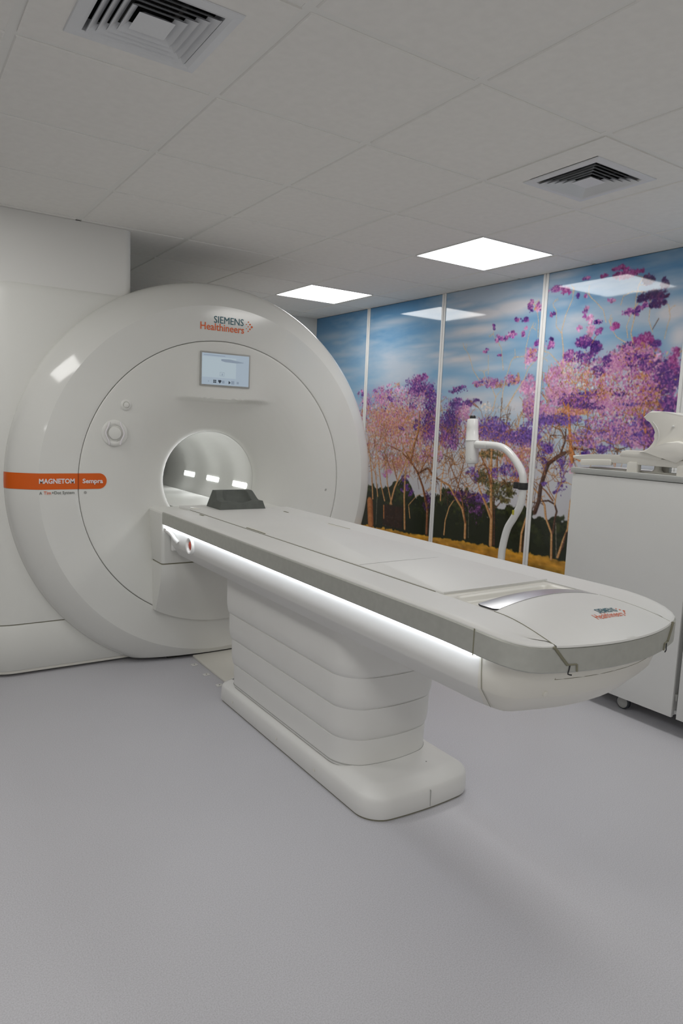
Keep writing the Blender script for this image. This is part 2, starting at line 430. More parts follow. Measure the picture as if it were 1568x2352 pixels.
# ================================================================== PRINTED WALL PANELS
CLUSTERS = [
(240.1,167,51.6,13.7,900,'pm'),
(224,179.3,17.9,9.8,320,'md'),
(214.9,188.4,5.4,3.1,50,'md'),
(253,178.8,13.3,5.9,70,'pm'),
(275.8,174.7,14.2,8.3,110,'pm'),
(294.9,165.3,9.5,15.6,160,'pm'),
(301.2,175.1,6.9,3.9,50,'md'),
(205,166.9,11.6,16.5,300,'d'),
(253.9,152.3,50.1,17.7,1300,'o'),
(228.5,165.9,6.8,4.3,50,'d'),
(257.2,170,5.5,3.3,40,'d'),
(204.8,146.2,14.9,15.5,420,'md'),
(249,130.2,48.4,16.6,800,'o'),
(221.5,149.3,6.7,4.2,60,'d'),
(241.2,145.2,4.7,1.8,25,'d'),
(231.5,99.4,8.1,7.3,80,'md'),
(256.3,107.3,9.9,6,70,'p'),
(203,125.5,14.9,7.6,130,'pm'),
(199.8,89,9.5,10.5,110,'mk'),
(225.2,93.4,5.7,5.1,40,'md'),
(247.9,117.3,36.3,11.1,260,'o'),
(173.7,176.6,11.5,2.9,80,'md'),
(160.6,167.1,11.1,2.9,110,'d'),
(176,165.2,14.5,5.3,130,'md'),
(182.3,153.5,12.9,12.6,360,'d'),
(180.1,140.2,12.8,10.7,330,'md'),
(165.9,158.7,11.8,8.1,140,'p'),
(153.1,146,18.1,12.8,160,'pm'),
(140.9,180.6,17.3,4.3,150,'pm'),
(121.5,183.1,8.1,4.8,110,'pm'),
(153.9,179,3.6,1.3,25,'m'),
(137.8,148.1,19.8,8.1,620,'v'),
(116.5,143.2,19.3,6,560,'v'),
(101.9,143.2,11.5,10.5,420,'v'),
(109.2,129.4,17.7,10.4,420,'po'),
(100.1,163.6,9.1,9.9,420,'pm'),
(106.2,119.2,12.5,11.9,240,'po'),
(104,176.7,9.5,8.7,180,'p'),
(104.3,199.2,6.1,5.2,120,'pm'),
(99.7,205.8,3.7,2.9,60,'m'),
(108.4,194.3,4.6,4.7,60,'p'),
(135.7,211.4,3.8,3.6,45,'m'),
(129.1,211.8,3.3,2.4,30,'m'),
(123.2,213.6,4.8,2.4,60,'m'),
(112.3,222.8,3.5,1.7,45,'d'),
(119.3,222.6,3.2,1.8,30,'m'),
(108.1,230.7,3.1,5.2,55,'m'),
(101.7,229.3,4.5,3.4,60,'pm'),
(146.9,203.6,3.5,1.2,22,'m'),
(112.5,212.5,2.3,2,28,'m'),
(134.2,199.8,3.4,1.2,12,'m'),
(111.8,217,2.3,1.5,12,'p'),
(140.7,220.2,2.1,2.4,12,'m'),
(118.5,121.2,8.9,5.5,130,'v'),
(130.6,117.2,6.8,4.3,80,'v'),
(110,117.3,4.7,2.4,50,'v'),
(143.3,112.1,10.6,7,220,'g'),
(131.7,105.5,11.1,8.1,220,'g'),
(117,106,8.1,7.3,150,'g'),
(134.8,129.4,12.9,4.4,120,'g'),
(152.5,113.9,7.3,6.4,80,'v'),
(144.2,98.5,11.6,4.5,90,'v'),
(165,96.3,14.3,4.6,90,'mk'),
(153,94.3,13.8,8.1,160,'mk'),
(147.5,85.1,11.3,9.7,60,'mk'),
(118.3,98.2,6.5,3.7,60,'g'),
(23.9,177.5,26,19.5,2600,'pm'),
(21.4,201.3,8.3,4.4,260,'mm'),
(28.5,193.9,17.2,7.5,520,'pm'),
(42,183.1,18.2,12.9,900,'p'),
(5.3,180.6,8.3,9.1,700,'d'),
(2.3,188.8,4.1,7.1,160,'mm'),
(16.6,187.1,16.4,3.4,180,'md'),
(2.4,165,6.2,7.2,330,'md'),
(64.5,204.5,7.2,3.7,200,'md'),
(61.1,202.4,3.2,2.4,90,'d'),
(54.4,199.3,5.1,4.2,150,'d'),
(65,193.4,11.9,5.9,300,'md'),
(73.7,196.5,4.8,3.8,120,'m'),
(89.4,204.4,5,3.9,60,'m'),
(49.9,186,7.5,4.2,170,'d'),
(45.4,192.3,3.7,3.1,70,'d'),
(79.4,184.5,13.2,8.9,420,'p'),
(63.8,181.2,13.2,9.2,300,'po'),
(78.1,172,13.9,7.2,520,'p'),
(65.8,167.8,20,6,420,'md'),
(53.2,171.7,5.7,2.7,90,'md'),
(76.5,156.1,15.6,4.5,420,'v'),
(90.7,155.1,9.5,8.6,300,'v'),
(89.6,162.2,10.9,5.7,200,'p'),
(70.1,160.9,13.6,3.3,160,'o'),
(38.8,166.3,18,10.3,1200,'p'),
(38.9,153.3,18.7,8.8,900,'pv'),
(24,151.1,14.2,8.6,620,'pv'),
(22,144.9,19.8,4.5,420,'pv'),
(16,155.1,4.4,3.5,110,'d'),
(19.4,147.5,3.9,2.5,90,'v'),
(9.8,147.8,5.9,8.3,420,'md'),
(8.2,157.7,5.3,6.3,160,'md'),
(56.8,143.5,13,6.5,220,'pv'),
(43.6,138.7,9.3,2.6,90,'v'),
(85.3,137.2,6.5,4.6,150,'v'),
(55.8,134,5.8,2.7,70,'v'),
(73.8,128.2,3.5,1.7,40,'v'),
(86.7,113.4,2.6,1.7,60,'v'),
(75.4,108.8,3.2,1.1,26,'v'),
(71.1,126.1,6.9,7.3,60,'vs'),
(70.4,112.1,6.2,6.2,30,'vs'),
(65,126.6,3.4,5.5,40,'pv'),
(88.1,127.8,5.8,8.6,60,'vs'),
(36.2,240.9,9.9,3.2,260,'mm'),
(42.4,245.1,4.2,1.8,60,'mm'),
(21.8,235.9,4.4,3.2,120,'dk'),
(11.8,232.1,2.4,3.3,70,'dk'),
(18.8,225.9,9.3,3.4,220,'dk'),
(14.9,221.9,5.4,2.9,90,'dk'),
(33.9,218.4,4.1,2,70,'m'),
(27.6,218.2,2.8,3,70,'md'),
(22.7,221.1,2.5,2,50,'m'),
(41.9,211.7,3.6,2,80,'mm'),
(53.2,215.1,3.4,1.3,50,'md'),
(53.2,209.1,3.5,2.4,60,'m'),
(64.1,222.7,2.6,3.7,36,'m'),
(88.2,239,7.8,2.2,110,'m'),
(79.4,236.8,4.8,2.2,60,'mm'),
(89.2,223.8,2.9,1.7,20,'m'),
(70.3,232.4,1.3,2.1,14,'d'),
(65.1,242.2,3.9,1.1,20,'m'),
(52.6,242.4,3.7,1.3,24,'mm'),
(46.5,226.9,4.3,1,20,'m'),
(64,231.6,1.9,1.3,16,'m'),
(58.8,211.4,5.1,7.9,70,'p'),
(67,213,2.6,2.1,16,'p'),
(82,176.2,9.2,3.9,80,'p'),
(32.5,177.7,23.4,12.7,260,'s'),
(64.4,186.6,16.5,10.8,160,'s'),
(39.3,157.2,18.1,7.8,110,'s'),
(66.9,178.6,20,5.4,70,'s'),
(240.1,167,46.9,10.8,120,'s'),
(248.8,128.4,48.4,14.8,260,'s'),
(141.3,162,26.1,6.2,80,'s'),
(84.6,148.1,17.9,5.7,60,'s'),
(106.7,123.6,15.6,8.9,90,'s'),
(22.7,192.3,11.2,2,110,'d'),
(15.2,199.1,5.4,1.9,60,'d'),
(34.8,171.4,4.1,1.5,50,'d'),
(57.2,163.7,12.9,2.1,140,'d'),
(28.3,165,5.8,2,70,'v'),
(21.5,181.2,6.1,2.5,110,'o'),
(45.4,171.6,6.8,3.7,120,'o'),
(61.8,161,9.9,3.2,120,'o'),
(47.6,178.1,3.1,6.3,60,'o'),
]
BRANCHES = [
([(281.3,79.8),(278.3,58.4)],8.01,8.01,'b'),
([(270.7,95.7),(270.4,59.1)],1.03,1.03,'k'),
([(251.0,80.5),(246.1,95.0),(233.0,117.5),(226.0,136.7)],2.46,1.23,'l'),
([(249.1,80.4),(256.8,97.8),(261.2,120.2),(264.9,135.2)],1.84,0.92,'l'),
([(229.5,61.6),(232.4,89.0),(232.5,111.0),(228.0,125.8),(220.7,140.5),(216.4,154.7)],2.62,1.16,'l'),
([(223.4,71.7),(226.0,82.4),(215.9,91.5)],1.25,0.68,'l'),
([(201.2,61.8),(201.9,81.7),(208.8,98.7),(216.5,110.5),(226.2,118.7),(240.9,126.6),(258.3,130.9)],2.95,1.34,'m'),
([(216.4,109.4),(204.8,114.9),(193.5,107.8),(189.3,106.8)],2.22,1.66,'d'),
([(226.1,118.0),(223.7,129.7),(218.2,144.1),(218.3,158.2)],2.84,1.14,'m'),
([(276.9,82.2),(280.9,107.3),(286.4,126.5)],2.31,0.99,'l'),
([(269.8,85.0),(275.6,107.7),(275.5,123.2)],1.62,0.78,'l'),
([(259.3,82.3),(266.3,96.9),(271.0,115.8),(277.5,130.8)],1.89,0.75,'l'),
([(226.3,119.4),(236.9,129.0),(242.1,141.6)],1.71,0.68,'m'),
([(212.7,112.5),(203.0,125.5),(201.1,134.3)],1.64,0.82,'m'),
([(259.3,66.9),(260.3,78.3)],1.58,1.58,'b'),
([(243.7,102.7),(250.9,117.1),(246.1,132.2),(241.4,147.1)],1.5,0.6,'m'),
([(206.4,102.4),(199.6,117.0),(192.4,124.4)],1.08,0.54,'m'),
([(180.4,64.3),(179.9,75.8),(176.3,86.5),(171.9,92.1)],1.61,1.01,'l'),
([(156.9,65.3),(157.5,77.2),(161.8,87.3),(170.7,95.6),(177.8,103.4),(188.2,106.2)],2.57,1.87,'l'),
([(157.5,77.2),(162.3,93.2),(168.3,105.9),(176.6,117.0),(181.9,126.4)],1.68,0.93,'m'),
([(170.7,95.6),(166.6,109.4),(163.8,120.2)],1.45,0.78,'m'),
([(153.2,65.9),(154.9,90.1)],0.74,0.74,'k'),
([(186.8,90.5),(187.0,104.2),(184.5,121.5)],1.53,1.02,'l'),
([(130.0,64.4),(131.0,84.1),(133.2,102.8),(135.2,124.7),(135.2,134.1)],3.43,2.14,'l'),
([(126.6,65.0),(128.0,84.5),(129.9,100.0)],1.7,1.27,'d'),
([(131.9,84.6),(137.0,92.9),(144.7,103.3)],2.79,1.93,'l'),
([(133.7,108.5),(138.1,118.2),(146.1,128.5)],1.93,1.29,'m'),
([(127.4,92.1),(120.5,99.2)],1.27,0.68,'d'),
([(128.7,118.9),(129.4,131.3)],1.68,1.26,'m'),
([(101.8,64.9),(101.8,77.4),(99.2,86.8),(96.7,92.9)],2.34,1.56,'l'),
([(99.1,65.4),(98.7,77.9),(96.7,88.7)],2.32,1.54,'d'),
([(136.8,160.5),(134.8,170.6),(139.3,177.5),(144.6,183.2)],1.11,0.51,'p'),
([(128.4,160.5),(128.4,174.2),(126.4,183.2),(122.6,195.0),(119.7,197.8),(113.4,197.7)],1.08,0.5,'p'),
([(124.4,162.1),(117.3,172.5),(109.2,182.7),(106.5,189.8),(101.6,193.9)],1.31,0.57,'p'),
([(129.4,189.3),(132.5,204.5),(136.3,209.3)],0.66,0.41,'p'),
([(152.0,182.8),(159.5,190.6),(162.4,197.0),(165.7,202.9)],0.81,0.45,'p'),
([(109.3,191.4),(110.0,203.0),(107.9,212.9)],0.77,0.46,'p'),
([(100.1,209.5),(100.8,220.8),(102.6,227.5)],0.75,0.45,'p'),
([(134.8,170.6),(129.8,175.7)],0.68,0.42,'p'),
([(118.8,196.3),(119.9,203.7)],0.48,0.32,'p'),
([(143.6,186.8),(144.9,200.8)],0.44,0.35,'p'),
([(98.1,115.4),(101.1,127.0),(98.2,136.0)],0.95,0.57,'m'),
([(74.9,64.3),(76.2,81.3),(81.9,90.7),(83.8,99.2),(89.3,105.9),(91.7,107.7)],2.13,1.42,'l'),
([(70.8,65.7),(73.4,88.9)],1.05,1.05,'k'),
([(75.2,81.5),(74.4,91.7),(73.4,96.1),(75.6,100.7),(80.8,102.4),(86.2,101.5)],1.77,1.41,'d'),
([(75.6,100.2),(74.7,108.8),(72.0,114.2),(68.8,116.2),(64.5,114.9)],1.2,0.56,'l'),
([(77.3,102.8),(83.6,108.5),(89.1,111.5)],1.41,1.2,'m'),
([(75.9,103.6),(80.0,108.3),(84.1,113.1)],0.91,0.56,'m'),
([(71.4,114.8),(72.4,121.8),(74.4,127.3)],0.62,0.35,'m'),
([(91.7,92.9),(88.8,101.5),(88.3,111.0),(85.5,120.8),(83.2,126.7),(75.9,132.0),(70.6,134.6)],3.36,2.99,'d'),
([(85.4,119.3),(87.7,127.9),(90.5,133.5)],1.09,0.54,'m'),
([(69.8,66.4),(66.4,78.5),(63.7,86.0),(63.5,104.4)],2.09,1.04,'l'),
([(66.8,72.1),(64.2,84.0)],1.72,1.37,'d'),
([(64.6,128.8),(67.3,143.1),(69.7,156.8),(71.5,167.8)],2.68,1.68,'b'),
([(66.8,138.1),(62.9,132.3),(58.1,130.4),(53.5,130.1)],2.7,2.02,'b'),
([(70.0,142.4),(60.0,142.8),(53.0,144.2),(48.5,150.5)],1.53,0.55,'m'),
([(71.4,142.9),(74.8,148.9),(83.1,151.5)],1.16,0.55,'d'),
([(75.1,131.5),(71.3,141.5),(71.4,149.9)],1.74,1.04,'d'),
([(81.2,142.5),(86.0,148.0),(88.9,155.1)],0.71,0.35,'m'),
([(83.6,138.1),(83.6,145.3),(75.5,145.5)],0.72,0.5,'d'),
([(15.2,149.6),(17.2,158.8),(16.7,167.0),(19.6,172.9),(18.6,179.3)],1.51,0.82,'b'),
([(24.8,155.4),(24.7,163.0)],1.28,0.85,'m'),
([(16.5,167.5),(12.3,171.1),(4.2,175.1)],0.71,0.38,'l'),
([(58.1,169.9),(60.2,177.9)],1.29,0.97,'b'),
([(72.7,162.3),(76.0,168.4)],1.37,1.03,'b'),
([(72.8,170.6),(59.5,170.7)],0.41,0.34,'l'),
([(23.7,175.0),(21.3,178.7),(15.9,179.7)],0.85,0.56,'l'),
([(77.3,184.4),(78.6,200.9),(81.0,212.1),(78.6,222.1),(74.7,230.3)],1.04,0.55,'p'),
([(77.5,187.2),(82.6,192.9),(88.8,198.3)],1.04,0.62,'p'),
([(80.9,210.7),(85.5,215.2),(86.3,223.5)],0.63,0.35,'p'),
([(28.7,201.3),(30.6,206.5),(29.2,215.0),(29.4,224.8),(28.8,229.6)],0.91,0.57,'p'),
([(33.8,201.5),(39.8,204.9),(42.8,208.8)],0.82,0.47,'p'),
([(32.4,204.1),(33.9,210.5),(31.5,217.2)],0.69,0.46,'p'),
([(16.7,206.0),(19.9,212.8),(19.7,218.3)],0.54,0.33,'p'),
([(16.9,207.5),(13.5,213.4)],0.49,0.27,'d'),
([(9.1,201.6),(7.9,209.3),(6.9,212.7)],0.53,0.26,'p'),
([(57.0,202.7),(53.2,208.6)],0.64,0.38,'m'),
([(48.2,214.3),(50.8,221.8),(57.0,227.6)],0.55,0.31,'p'),
([(39.0,223.5),(37.8,228.3),(33.6,229.8)],0.47,0.3,'p'),
([(14.1,218.7),(12.9,222.8)],0.4,0.27,'p'),
([(54.9,173.0),(58.9,181.1),(57.5,189.0)],0.64,0.32,'p'),
([(41.5,178.0),(36.3,185.5)],0.48,0.3,'p'),
([(36.2,141.7),(42.5,143.5),(47.1,142.3)],0.9,0.45,'m'),
([(31.8,141.9),(28.8,147.2),(31.5,150.9)],0.77,0.35,'m'),
([(6.4,141.1),(12.1,143.3),(17.7,144.1)],1.06,0.53,'d'),
([(26.1,143.4),(23.5,146.1)],0.57,0.29,'m'),
]
HEDGE = [(287.7,91.0),(261.6,94.3),(234.8,103.5),(216.6,92.5),(192.6,96.8),(172.6,100.5),(162.0,100.6),(148.7,97.4),(134.7,91.6),(122.0,93.1),(111.8,93.4),(102.0,95.5),(95.9,92.4),(86.4,92.1),(77.4,93.6),(68.4,91.9),(65.0,92.4)]
GRASS = [(286.4,57.2),(258.6,58.5),(228.1,59.2),(194.7,60.7),(164.4,62.8),(136.6,64.0),(119.3,64.3),(93.3,65.2),(80.1,65.4),(64.0,65.2)]
CLOUDS = [
(260.7,234.8,36.7,3.3,0.45),
(279.2,232.2,32.2,2.6,0.4),
(224.1,212.4,33.3,2.4,0.45),
(196.9,203.8,25.6,3.3,0.55),
(283.4,205.2,26.2,2.7,0.4),
(341.4,230.5,37.8,4.1,0.5),
(332.6,211.8,37.1,3.2,0.45),
(324.1,197.4,43.7,3.2,0.4),
(175.5,239.3,23.8,3.8,0.6),
(152,229.9,35.4,5.6,0.85),
(122.9,231.8,32.1,6.5,0.95),
(164.4,218.6,36.9,5.4,0.9),
(172.9,210.4,28.5,3.2,0.55),
(141.2,206.6,25.8,3.7,0.6),
(171.8,198.2,33.2,4.5,0.9),
(144,191.5,26.1,3.1,0.5),
(121.4,215.5,20.1,5.3,0.5),
(179.9,181.6,19.6,3.9,0.85),
(150.7,168.3,26.8,9.5,0.85),
(116.6,165.1,16,11.9,0.85),
(120.5,247.4,15.9,1.8,0.4),
(104.8,242.4,22.6,2.8,0.3),
(83.9,247.6,20.9,3.8,0.6),
(70.7,216.5,20.1,8.1,1),
(82,228.5,13.9,3.8,0.5),
(56,199.4,12.7,7.9,0.5),
(6.6,229,10.3,2.4,0.55),
(6.5,216.2,13,8.1,0.95),
(0,202.7,7.6,9.4,0.7),
(43.6,198.6,15.2,7.7,0.45),
(19.5,240.3,10.9,1.9,0.25),
(30.4,212.6,14.3,5,0.4),
(56.6,235.8,18.9,3.6,0.4),
]

def paint_mural():
    res = .004
    ytop, ybot = 3.85, -1.05
    Wc, Hc = int((ytop - ybot) / res), int(2.5 / res)
    rng = np.random.default_rng(11)
    def fbm(sx, sy, octv=5, seed=0):
        r = np.random.default_rng(seed); out = np.zeros((Hc, Wc)); amp = 1; tot = 0
        for o in range(octv):
            nx, ny = max(2, int(Wc * res / sx * 2 ** o)) + 2, max(2, int(Hc * res / sy * 2 ** o)) + 2
            g = r.random((ny, nx))
            X = np.linspace(0, nx - 1.001, Wc); Y = np.linspace(0, ny - 1.001, Hc)
            xi = X.astype(int); yi = Y.astype(int); fx = X - xi; fy = Y - yi
            fx = fx * fx * (3 - 2 * fx); fy = fy * fy * (3 - 2 * fy)
            a = g[yi][:, xi]; b = g[yi][:, np.minimum(xi + 1, nx - 1)]; c = g[np.minimum(yi + 1, ny - 1)][:, xi]; d = g[np.minimum(yi + 1, ny - 1)][:, np.minimum(xi + 1, nx - 1)]
            out += amp * ((a * (1 - fx) + b * fx) * (1 - fy)[:, None] + (c * (1 - fx) + d * fx) * fy[:, None])
            tot += amp; amp *= .55
        return out / tot
    col = lambda y: (ytop - y / 100.0) / res            # cm on the wall -> canvas
    row = lambda z: (2.5 - z / 100.0) / res
    Yg = ytop * 100 - np.arange(Wc) * res * 100          # cm
    Zg = 250 - np.arange(Hc) * res * 100
    C = np.zeros((Hc, Wc, 3))
    # sky
    tz = np.clip((Zg - 90) / 160, 0, 1)[:, None]
    deep = np.array((86, 136, 178.)); mid = np.array((138, 174, 202.)); low = np.array((176, 190, 202.))
    right = np.clip((100 - Yg) / 200, 0, 1)[None, :]
    base = np.where(tz[..., None] > .45, mid + (deep - mid) * ((tz[..., None] - .45) / .55), low + (mid - low) * (tz[..., None] / .45))
    top = np.clip((Zg - 215) / 35, 0, 1)[:, None, None] * right[..., None]
    C[:] = base + (np.array((18, 92, 150.)) - base) * (.75 * top)
    n = fbm(1.6, .35, 6, 3); n2 = fbm(.5, .12, 5, 4)
    cl = np.clip((n * .75 + n2 * .25 - .44) * 3.4, 0, .7)
    for (y, z, ry, rz, a) in CLOUDS:
        d = ((Yg[None, :] - y) / ry) ** 2 + ((Zg[:, None] - z) / rz) ** 2
        cl = np.maximum(cl, min(1, a * 1.25) * np.exp(-d * .8) * np.clip(.62 + (n2 - .3) * 1.5, 0, 1.15))
    cl = np.clip(cl, 0, 1)[..., None]
    C += (np.array((200, 200, 206.)) - C) * cl
    # pale backlight between the stems
    hz = np.clip((168 - Zg) / 45, 0, 1)[:, None, None] * .9
    C += (np.array((196, 194, 198.)) - C) * hz
    # dark hedge and grass
    hy = np.array(HEDGE)[::-1]; gy = np.array(GRASS)[::-1]
    ht = np.interp(Yg, hy[:, 0], hy[:, 1]); gt = np.interp(Yg, gy[:, 0], gy[:, 1])
    nz = fbm(.12, .12, 4, 8); nz2 = fbm(.03, .03, 2, 9)
    hm = np.clip((ht[None, :] + (nz - .5) * 16 + (nz2 - .5) * 5 - Zg[:, None]) / 1.2, 0, 1)[..., None]
    hc = np.array((30, 36, 20.)) + np.array((44, 46, 20.)) * np.clip((nz * .5 + nz2 * .6 - .5) * 2.2, 0, 1)[..., None] * np.clip((Zg - 68) / 20, .15, 1)[:, None, None]
    C += (hc - C) * hm
    def S(y, z, ry, rz, c, a=1.0, ang=0.0):
        x0, y0 = col(y), row(z); rx, rr = ry / 100 / res, rz / 100 / res; q = int(max(rx, rr)) + 2
        xa, xb, ya, yb = int(max(0, x0 - q)), int(min(Wc, x0 + q + 1)), int(max(0, y0 - q)), int(min(Hc, y0 + q + 1))
        if xa >= xb or ya >= yb: return
        gx, gyy = np.meshgrid(np.arange(xa, xb) - x0, np.arange(ya, yb) - y0)
        if ang: gx, gyy = gx * math.cos(ang) + gyy * math.sin(ang), -gx * math.sin(ang) + gyy * math.cos(ang)
        d = (gx / rx) ** 2 + (gyy / rr) ** 2
        al = (np.clip(1.35 - d, 0, 1) * a)[..., None]
        C[ya:yb, xa:xb] += (np.array(c, float) - C[ya:yb, xa:xb]) * al
    # hut behind the left trees
    ca, cb, ra, rb = int(col(260)), int(col(233)), int(row(79)), int(row(60))
    C[ra:rb, ca:cb] = np.array((52, 33, 24.)) + (nz2[ra:rb, ca:cb, None] - .5) * 18
    gm = np.clip((gt[None, :] + (nz2 - .5) * 3 - Zg[:, None]) / .8, 0, 1)[..., None]
    depth = np.clip((gt[None, :] - Zg[:, None]) / 14, 0, 1)[..., None]
    gcol = np.array((190, 140, 46.)) * (1 - depth) + np.array((164, 106, 32.)) * depth
    green = np.clip((130 - Yg) / 90, 0, 1)[None, :, None] * np.clip(depth * 1.6 - .5, 0, 1)
    gcol = gcol + (np.array((104, 104, 38.)) - gcol) * green
    gn = fbm(.10, .03, 4, 21)[..., None]
    gcol = gcol * (.72 + .62 * gn) + (nz2[..., None] - .5) * 26
    C += (gcol - C) * gm
    # stems
    ST = {'l': ((228, 180, 122), (134, 82, 46)), 'm': ((192, 134, 84), (104, 60, 36)), 'd': ((112, 76, 56), (60, 38, 30)),
          'b': ((214, 142, 80), (150, 84, 44)), 'k': ((122, 116, 100), (96, 90, 80)), 'p': ((222, 190, 148), (186, 146, 108))}
    def stroke(P, w0, w1, st, a=.9):
        L = [math.hypot(P[k + 1][0] - P[k][0], P[k + 1][1] - P[k][1]) for k in range(len(P) - 1)]; tot = sum(L) or 1; acc = 0
        li, dk = ST[st]
        for k in range(len(P) - 1):
            m = max(2, int(L[k] / .45))
            for q in range(m):
                t = q / m; f = (acc + L[k] * t) / tot; w = w0 + (w1 - w0) * f
                y = P[k][0] + (P[k + 1][0] - P[k][0]) * t; z = P[k][1] + (P[k + 1][1] - P[k][1]) * t
                j = rng.normal(0, 9); r = max(.26, w * .5)
                S(y, z, r, max(.3, r * .8), [c + j for c in dk], a)
                f_ = (.15, .8) if st in 'lbp' else (.3, .62)
                S(y + r * f_[0], z, r * f_[1], max(.3, r * f_[1]), [c + j for c in li], a)
            acc += L[k]
    def twigs(y, z, ang, length, w, depth, st):
        P = [(y, z)]; a = ang
        for k in range(4):
            a += rng.normal(0, .28); y += math.cos(a) * length / 4; z += math.sin(a) * length / 4; P.append((y, z))
        stroke(P, w, w * .6, st, .6)
        if depth:
            for k in range(int(rng.integers(2, 4))):
                q = P[int(rng.integers(2, 5))]
                twigs(q[0], q[1], a + rng.normal(0, .7), length * .62, w * .6, depth - 1, st)
    for P, w0, w1, st in BRANCHES:
        if st not in 'kb' and len(P) > 2 and P[-1][1] > 80:
            a = math.atan2(P[-1][1] - P[-2][1], P[-1][0] - P[-2][0])
            if st == 'p': twigs(P[-1][0], P[-1][1], a, 8, .36, 1, st)
            else: twigs(P[-1][0], P[-1][1], a, 15, max(.45, w1 * .8), 2, st)
    for k in range(150):                                   # fine crossing twigs of the left crown and the middle trees
        y = rng.uniform(165, 290) if k < 100 else rng.uniform(60, 160)
        z = rng.uniform(105, 150)
        twigs(y, z, PI / 2 + rng.normal(0, .5), rng.uniform(10, 22), rng.uniform(.4, .8), 1, 'lmm'[k % 3])
    # blossom
    p = [(190, 128, 172), (202, 150, 186), (176, 104, 160), (208, 160, 180)]
    m_ = [(146, 78, 146), (124, 64, 138), (160, 92, 158)]
    d_ = [(74, 44, 118), (60, 38, 108), (94, 54, 128), (84, 52, 120)]
    v_ = [(112, 82, 164), (92, 66, 150), (132, 94, 172), (100, 72, 140)]
    o_ = [(202, 150, 100), (186, 122, 80), (206, 162, 128), (178, 110, 120), (168, 104, 70), (196, 140, 150)]
    g_ = [(74, 74, 40), (96, 90, 46), (58, 54, 38), (112, 96, 60)]
    k_ = [(60, 34, 72), (82, 46, 92), (46, 28, 58)]
    mm = [(150, 62, 130), (168, 88, 150), (124, 50, 112)]
    dk = [(70, 44, 92), (58, 40, 90), (98, 56, 100)]
    PAL = {'p': p, 'pm': p + p + m_ + d_[:1] + o_[:2], 'md': m_ + d_ + p[:1], 'd': d_ + m_[:1], 'o': o_ + o_ + p[:2] + m_[:1], 'm': m_ + p[:2] + d_[:1], 'v': v_ + v_ + d_[:2] + p[:1],
           'po': p + o_, 'pv': p + p + v_, 'vs': v_ + d_, 'g': g_, 'mk': k_ + k_ + m_[:1], 'mm': mm + mm + p[:1], 'dk': dk,
           's': [(178, 192, 208), (200, 196, 202), (206, 190, 176), (168, 188, 206)]}
    CLS = list(CLUSTERS)
    for (y, z, ry, rz, cnt, pal) in CLS:
        cols = PAL[pal]; sub = [(rng.normal(0, .42), rng.normal(0, .42), cols[int(rng.integers(len(cols)))]) for _ in range(max(3, cnt // 12))]
        sub = [(s0, s1, tuple(np.clip(np.array(s2) * rng.uniform(.74, 1.2), 0, 255))) for s0, s1, s2 in sub]
        if cnt >= 100 and pal not in ('vs', 'mk', 'g', 's'):      # soft wash under the dabs
            mc = np.mean(np.array(cols, float), 0)
            q = [int(v) for v in (max(0, col(y + 1.3 * ry)), min(Wc, col(y - 1.3 * ry)), max(0, row(z + 1.3 * rz)), min(Hc, row(z - 1.3 * rz)))]
            dd = ((Yg[None, q[0]:q[1]] - y) / ry) ** 2 + ((Zg[q[2]:q[3], None] - z) / rz) ** 2
            mk_ = np.exp(-dd * 1.9) * np.clip((nz2[q[2]:q[3], q[0]:q[1]] * .5 + nz[q[2]:q[3], q[0]:q[1]] * .5 - .32) * 4, 0, 1) * .45
            C[q[2]:q[3], q[0]:q[1]] += (mc - C[q[2]:q[3], q[0]:q[1]]) * mk_[..., None]
        for k in range(int(cnt * 2.1)):
            s = sub[int(rng.integers(len(sub)))]
            a = s[0] + rng.normal(0, .17); b = s[1] + rng.normal(0, .17)
            if a * a + b * b > 1.15: continue
            c = s[2] if rng.random() < .68 else cols[int(rng.integers(len(cols)))]
            j = rng.normal(0, 15)
            sz = rng.uniform(.35, 1.0) * (1.0 if pal != 'vs' else .7)
            S(y + a * ry, z + b * rz, sz * rng.uniform(.8, 1.5), sz * rng.uniform(.6, 1.1), [c[0] + j, c[1] + j, c[2] + j], rng.uniform(.4, .85), rng.uniform(0, PI))
    for P, w0, w1, st in BRANCHES: stroke(P, w0, w1, st, .85 if st != 'p' else .7)
    for k in range(330):                                   # network of fine lit twigs under the crowns
        q = k % 3
        y = rng.uniform(170, 292) if q == 0 else (rng.uniform(98, 194) if q == 1 else rng.uniform(2, 95))
        z = rng.uniform(96, 150) if q < 2 else rng.uniform(118, 178)
        twigs(y, z, PI / 2 + rng.normal(0, .75), rng.uniform(7, 18), rng.uniform(.4, .85), 1, 'lmmdb'[k % 5])
    # some blossom again over the stems
    for (y, z, ry, rz, cnt, pal) in CLS:
        cols = PAL[pal]
        for k in range(int(cnt * .3)):
            a, b = rng.normal(0, .42), rng.normal(0, .42)
            if a * a + b * b > 1: continue
            c = cols[int(rng.integers(len(cols)))]; sz = rng.uniform(.35, .85)
            S(y + a * ry, z + b * rz, sz * 1.2, sz * .8, c, .8, rng.uniform(0, PI))
    return np.clip(C, 4, 255), res, ytop

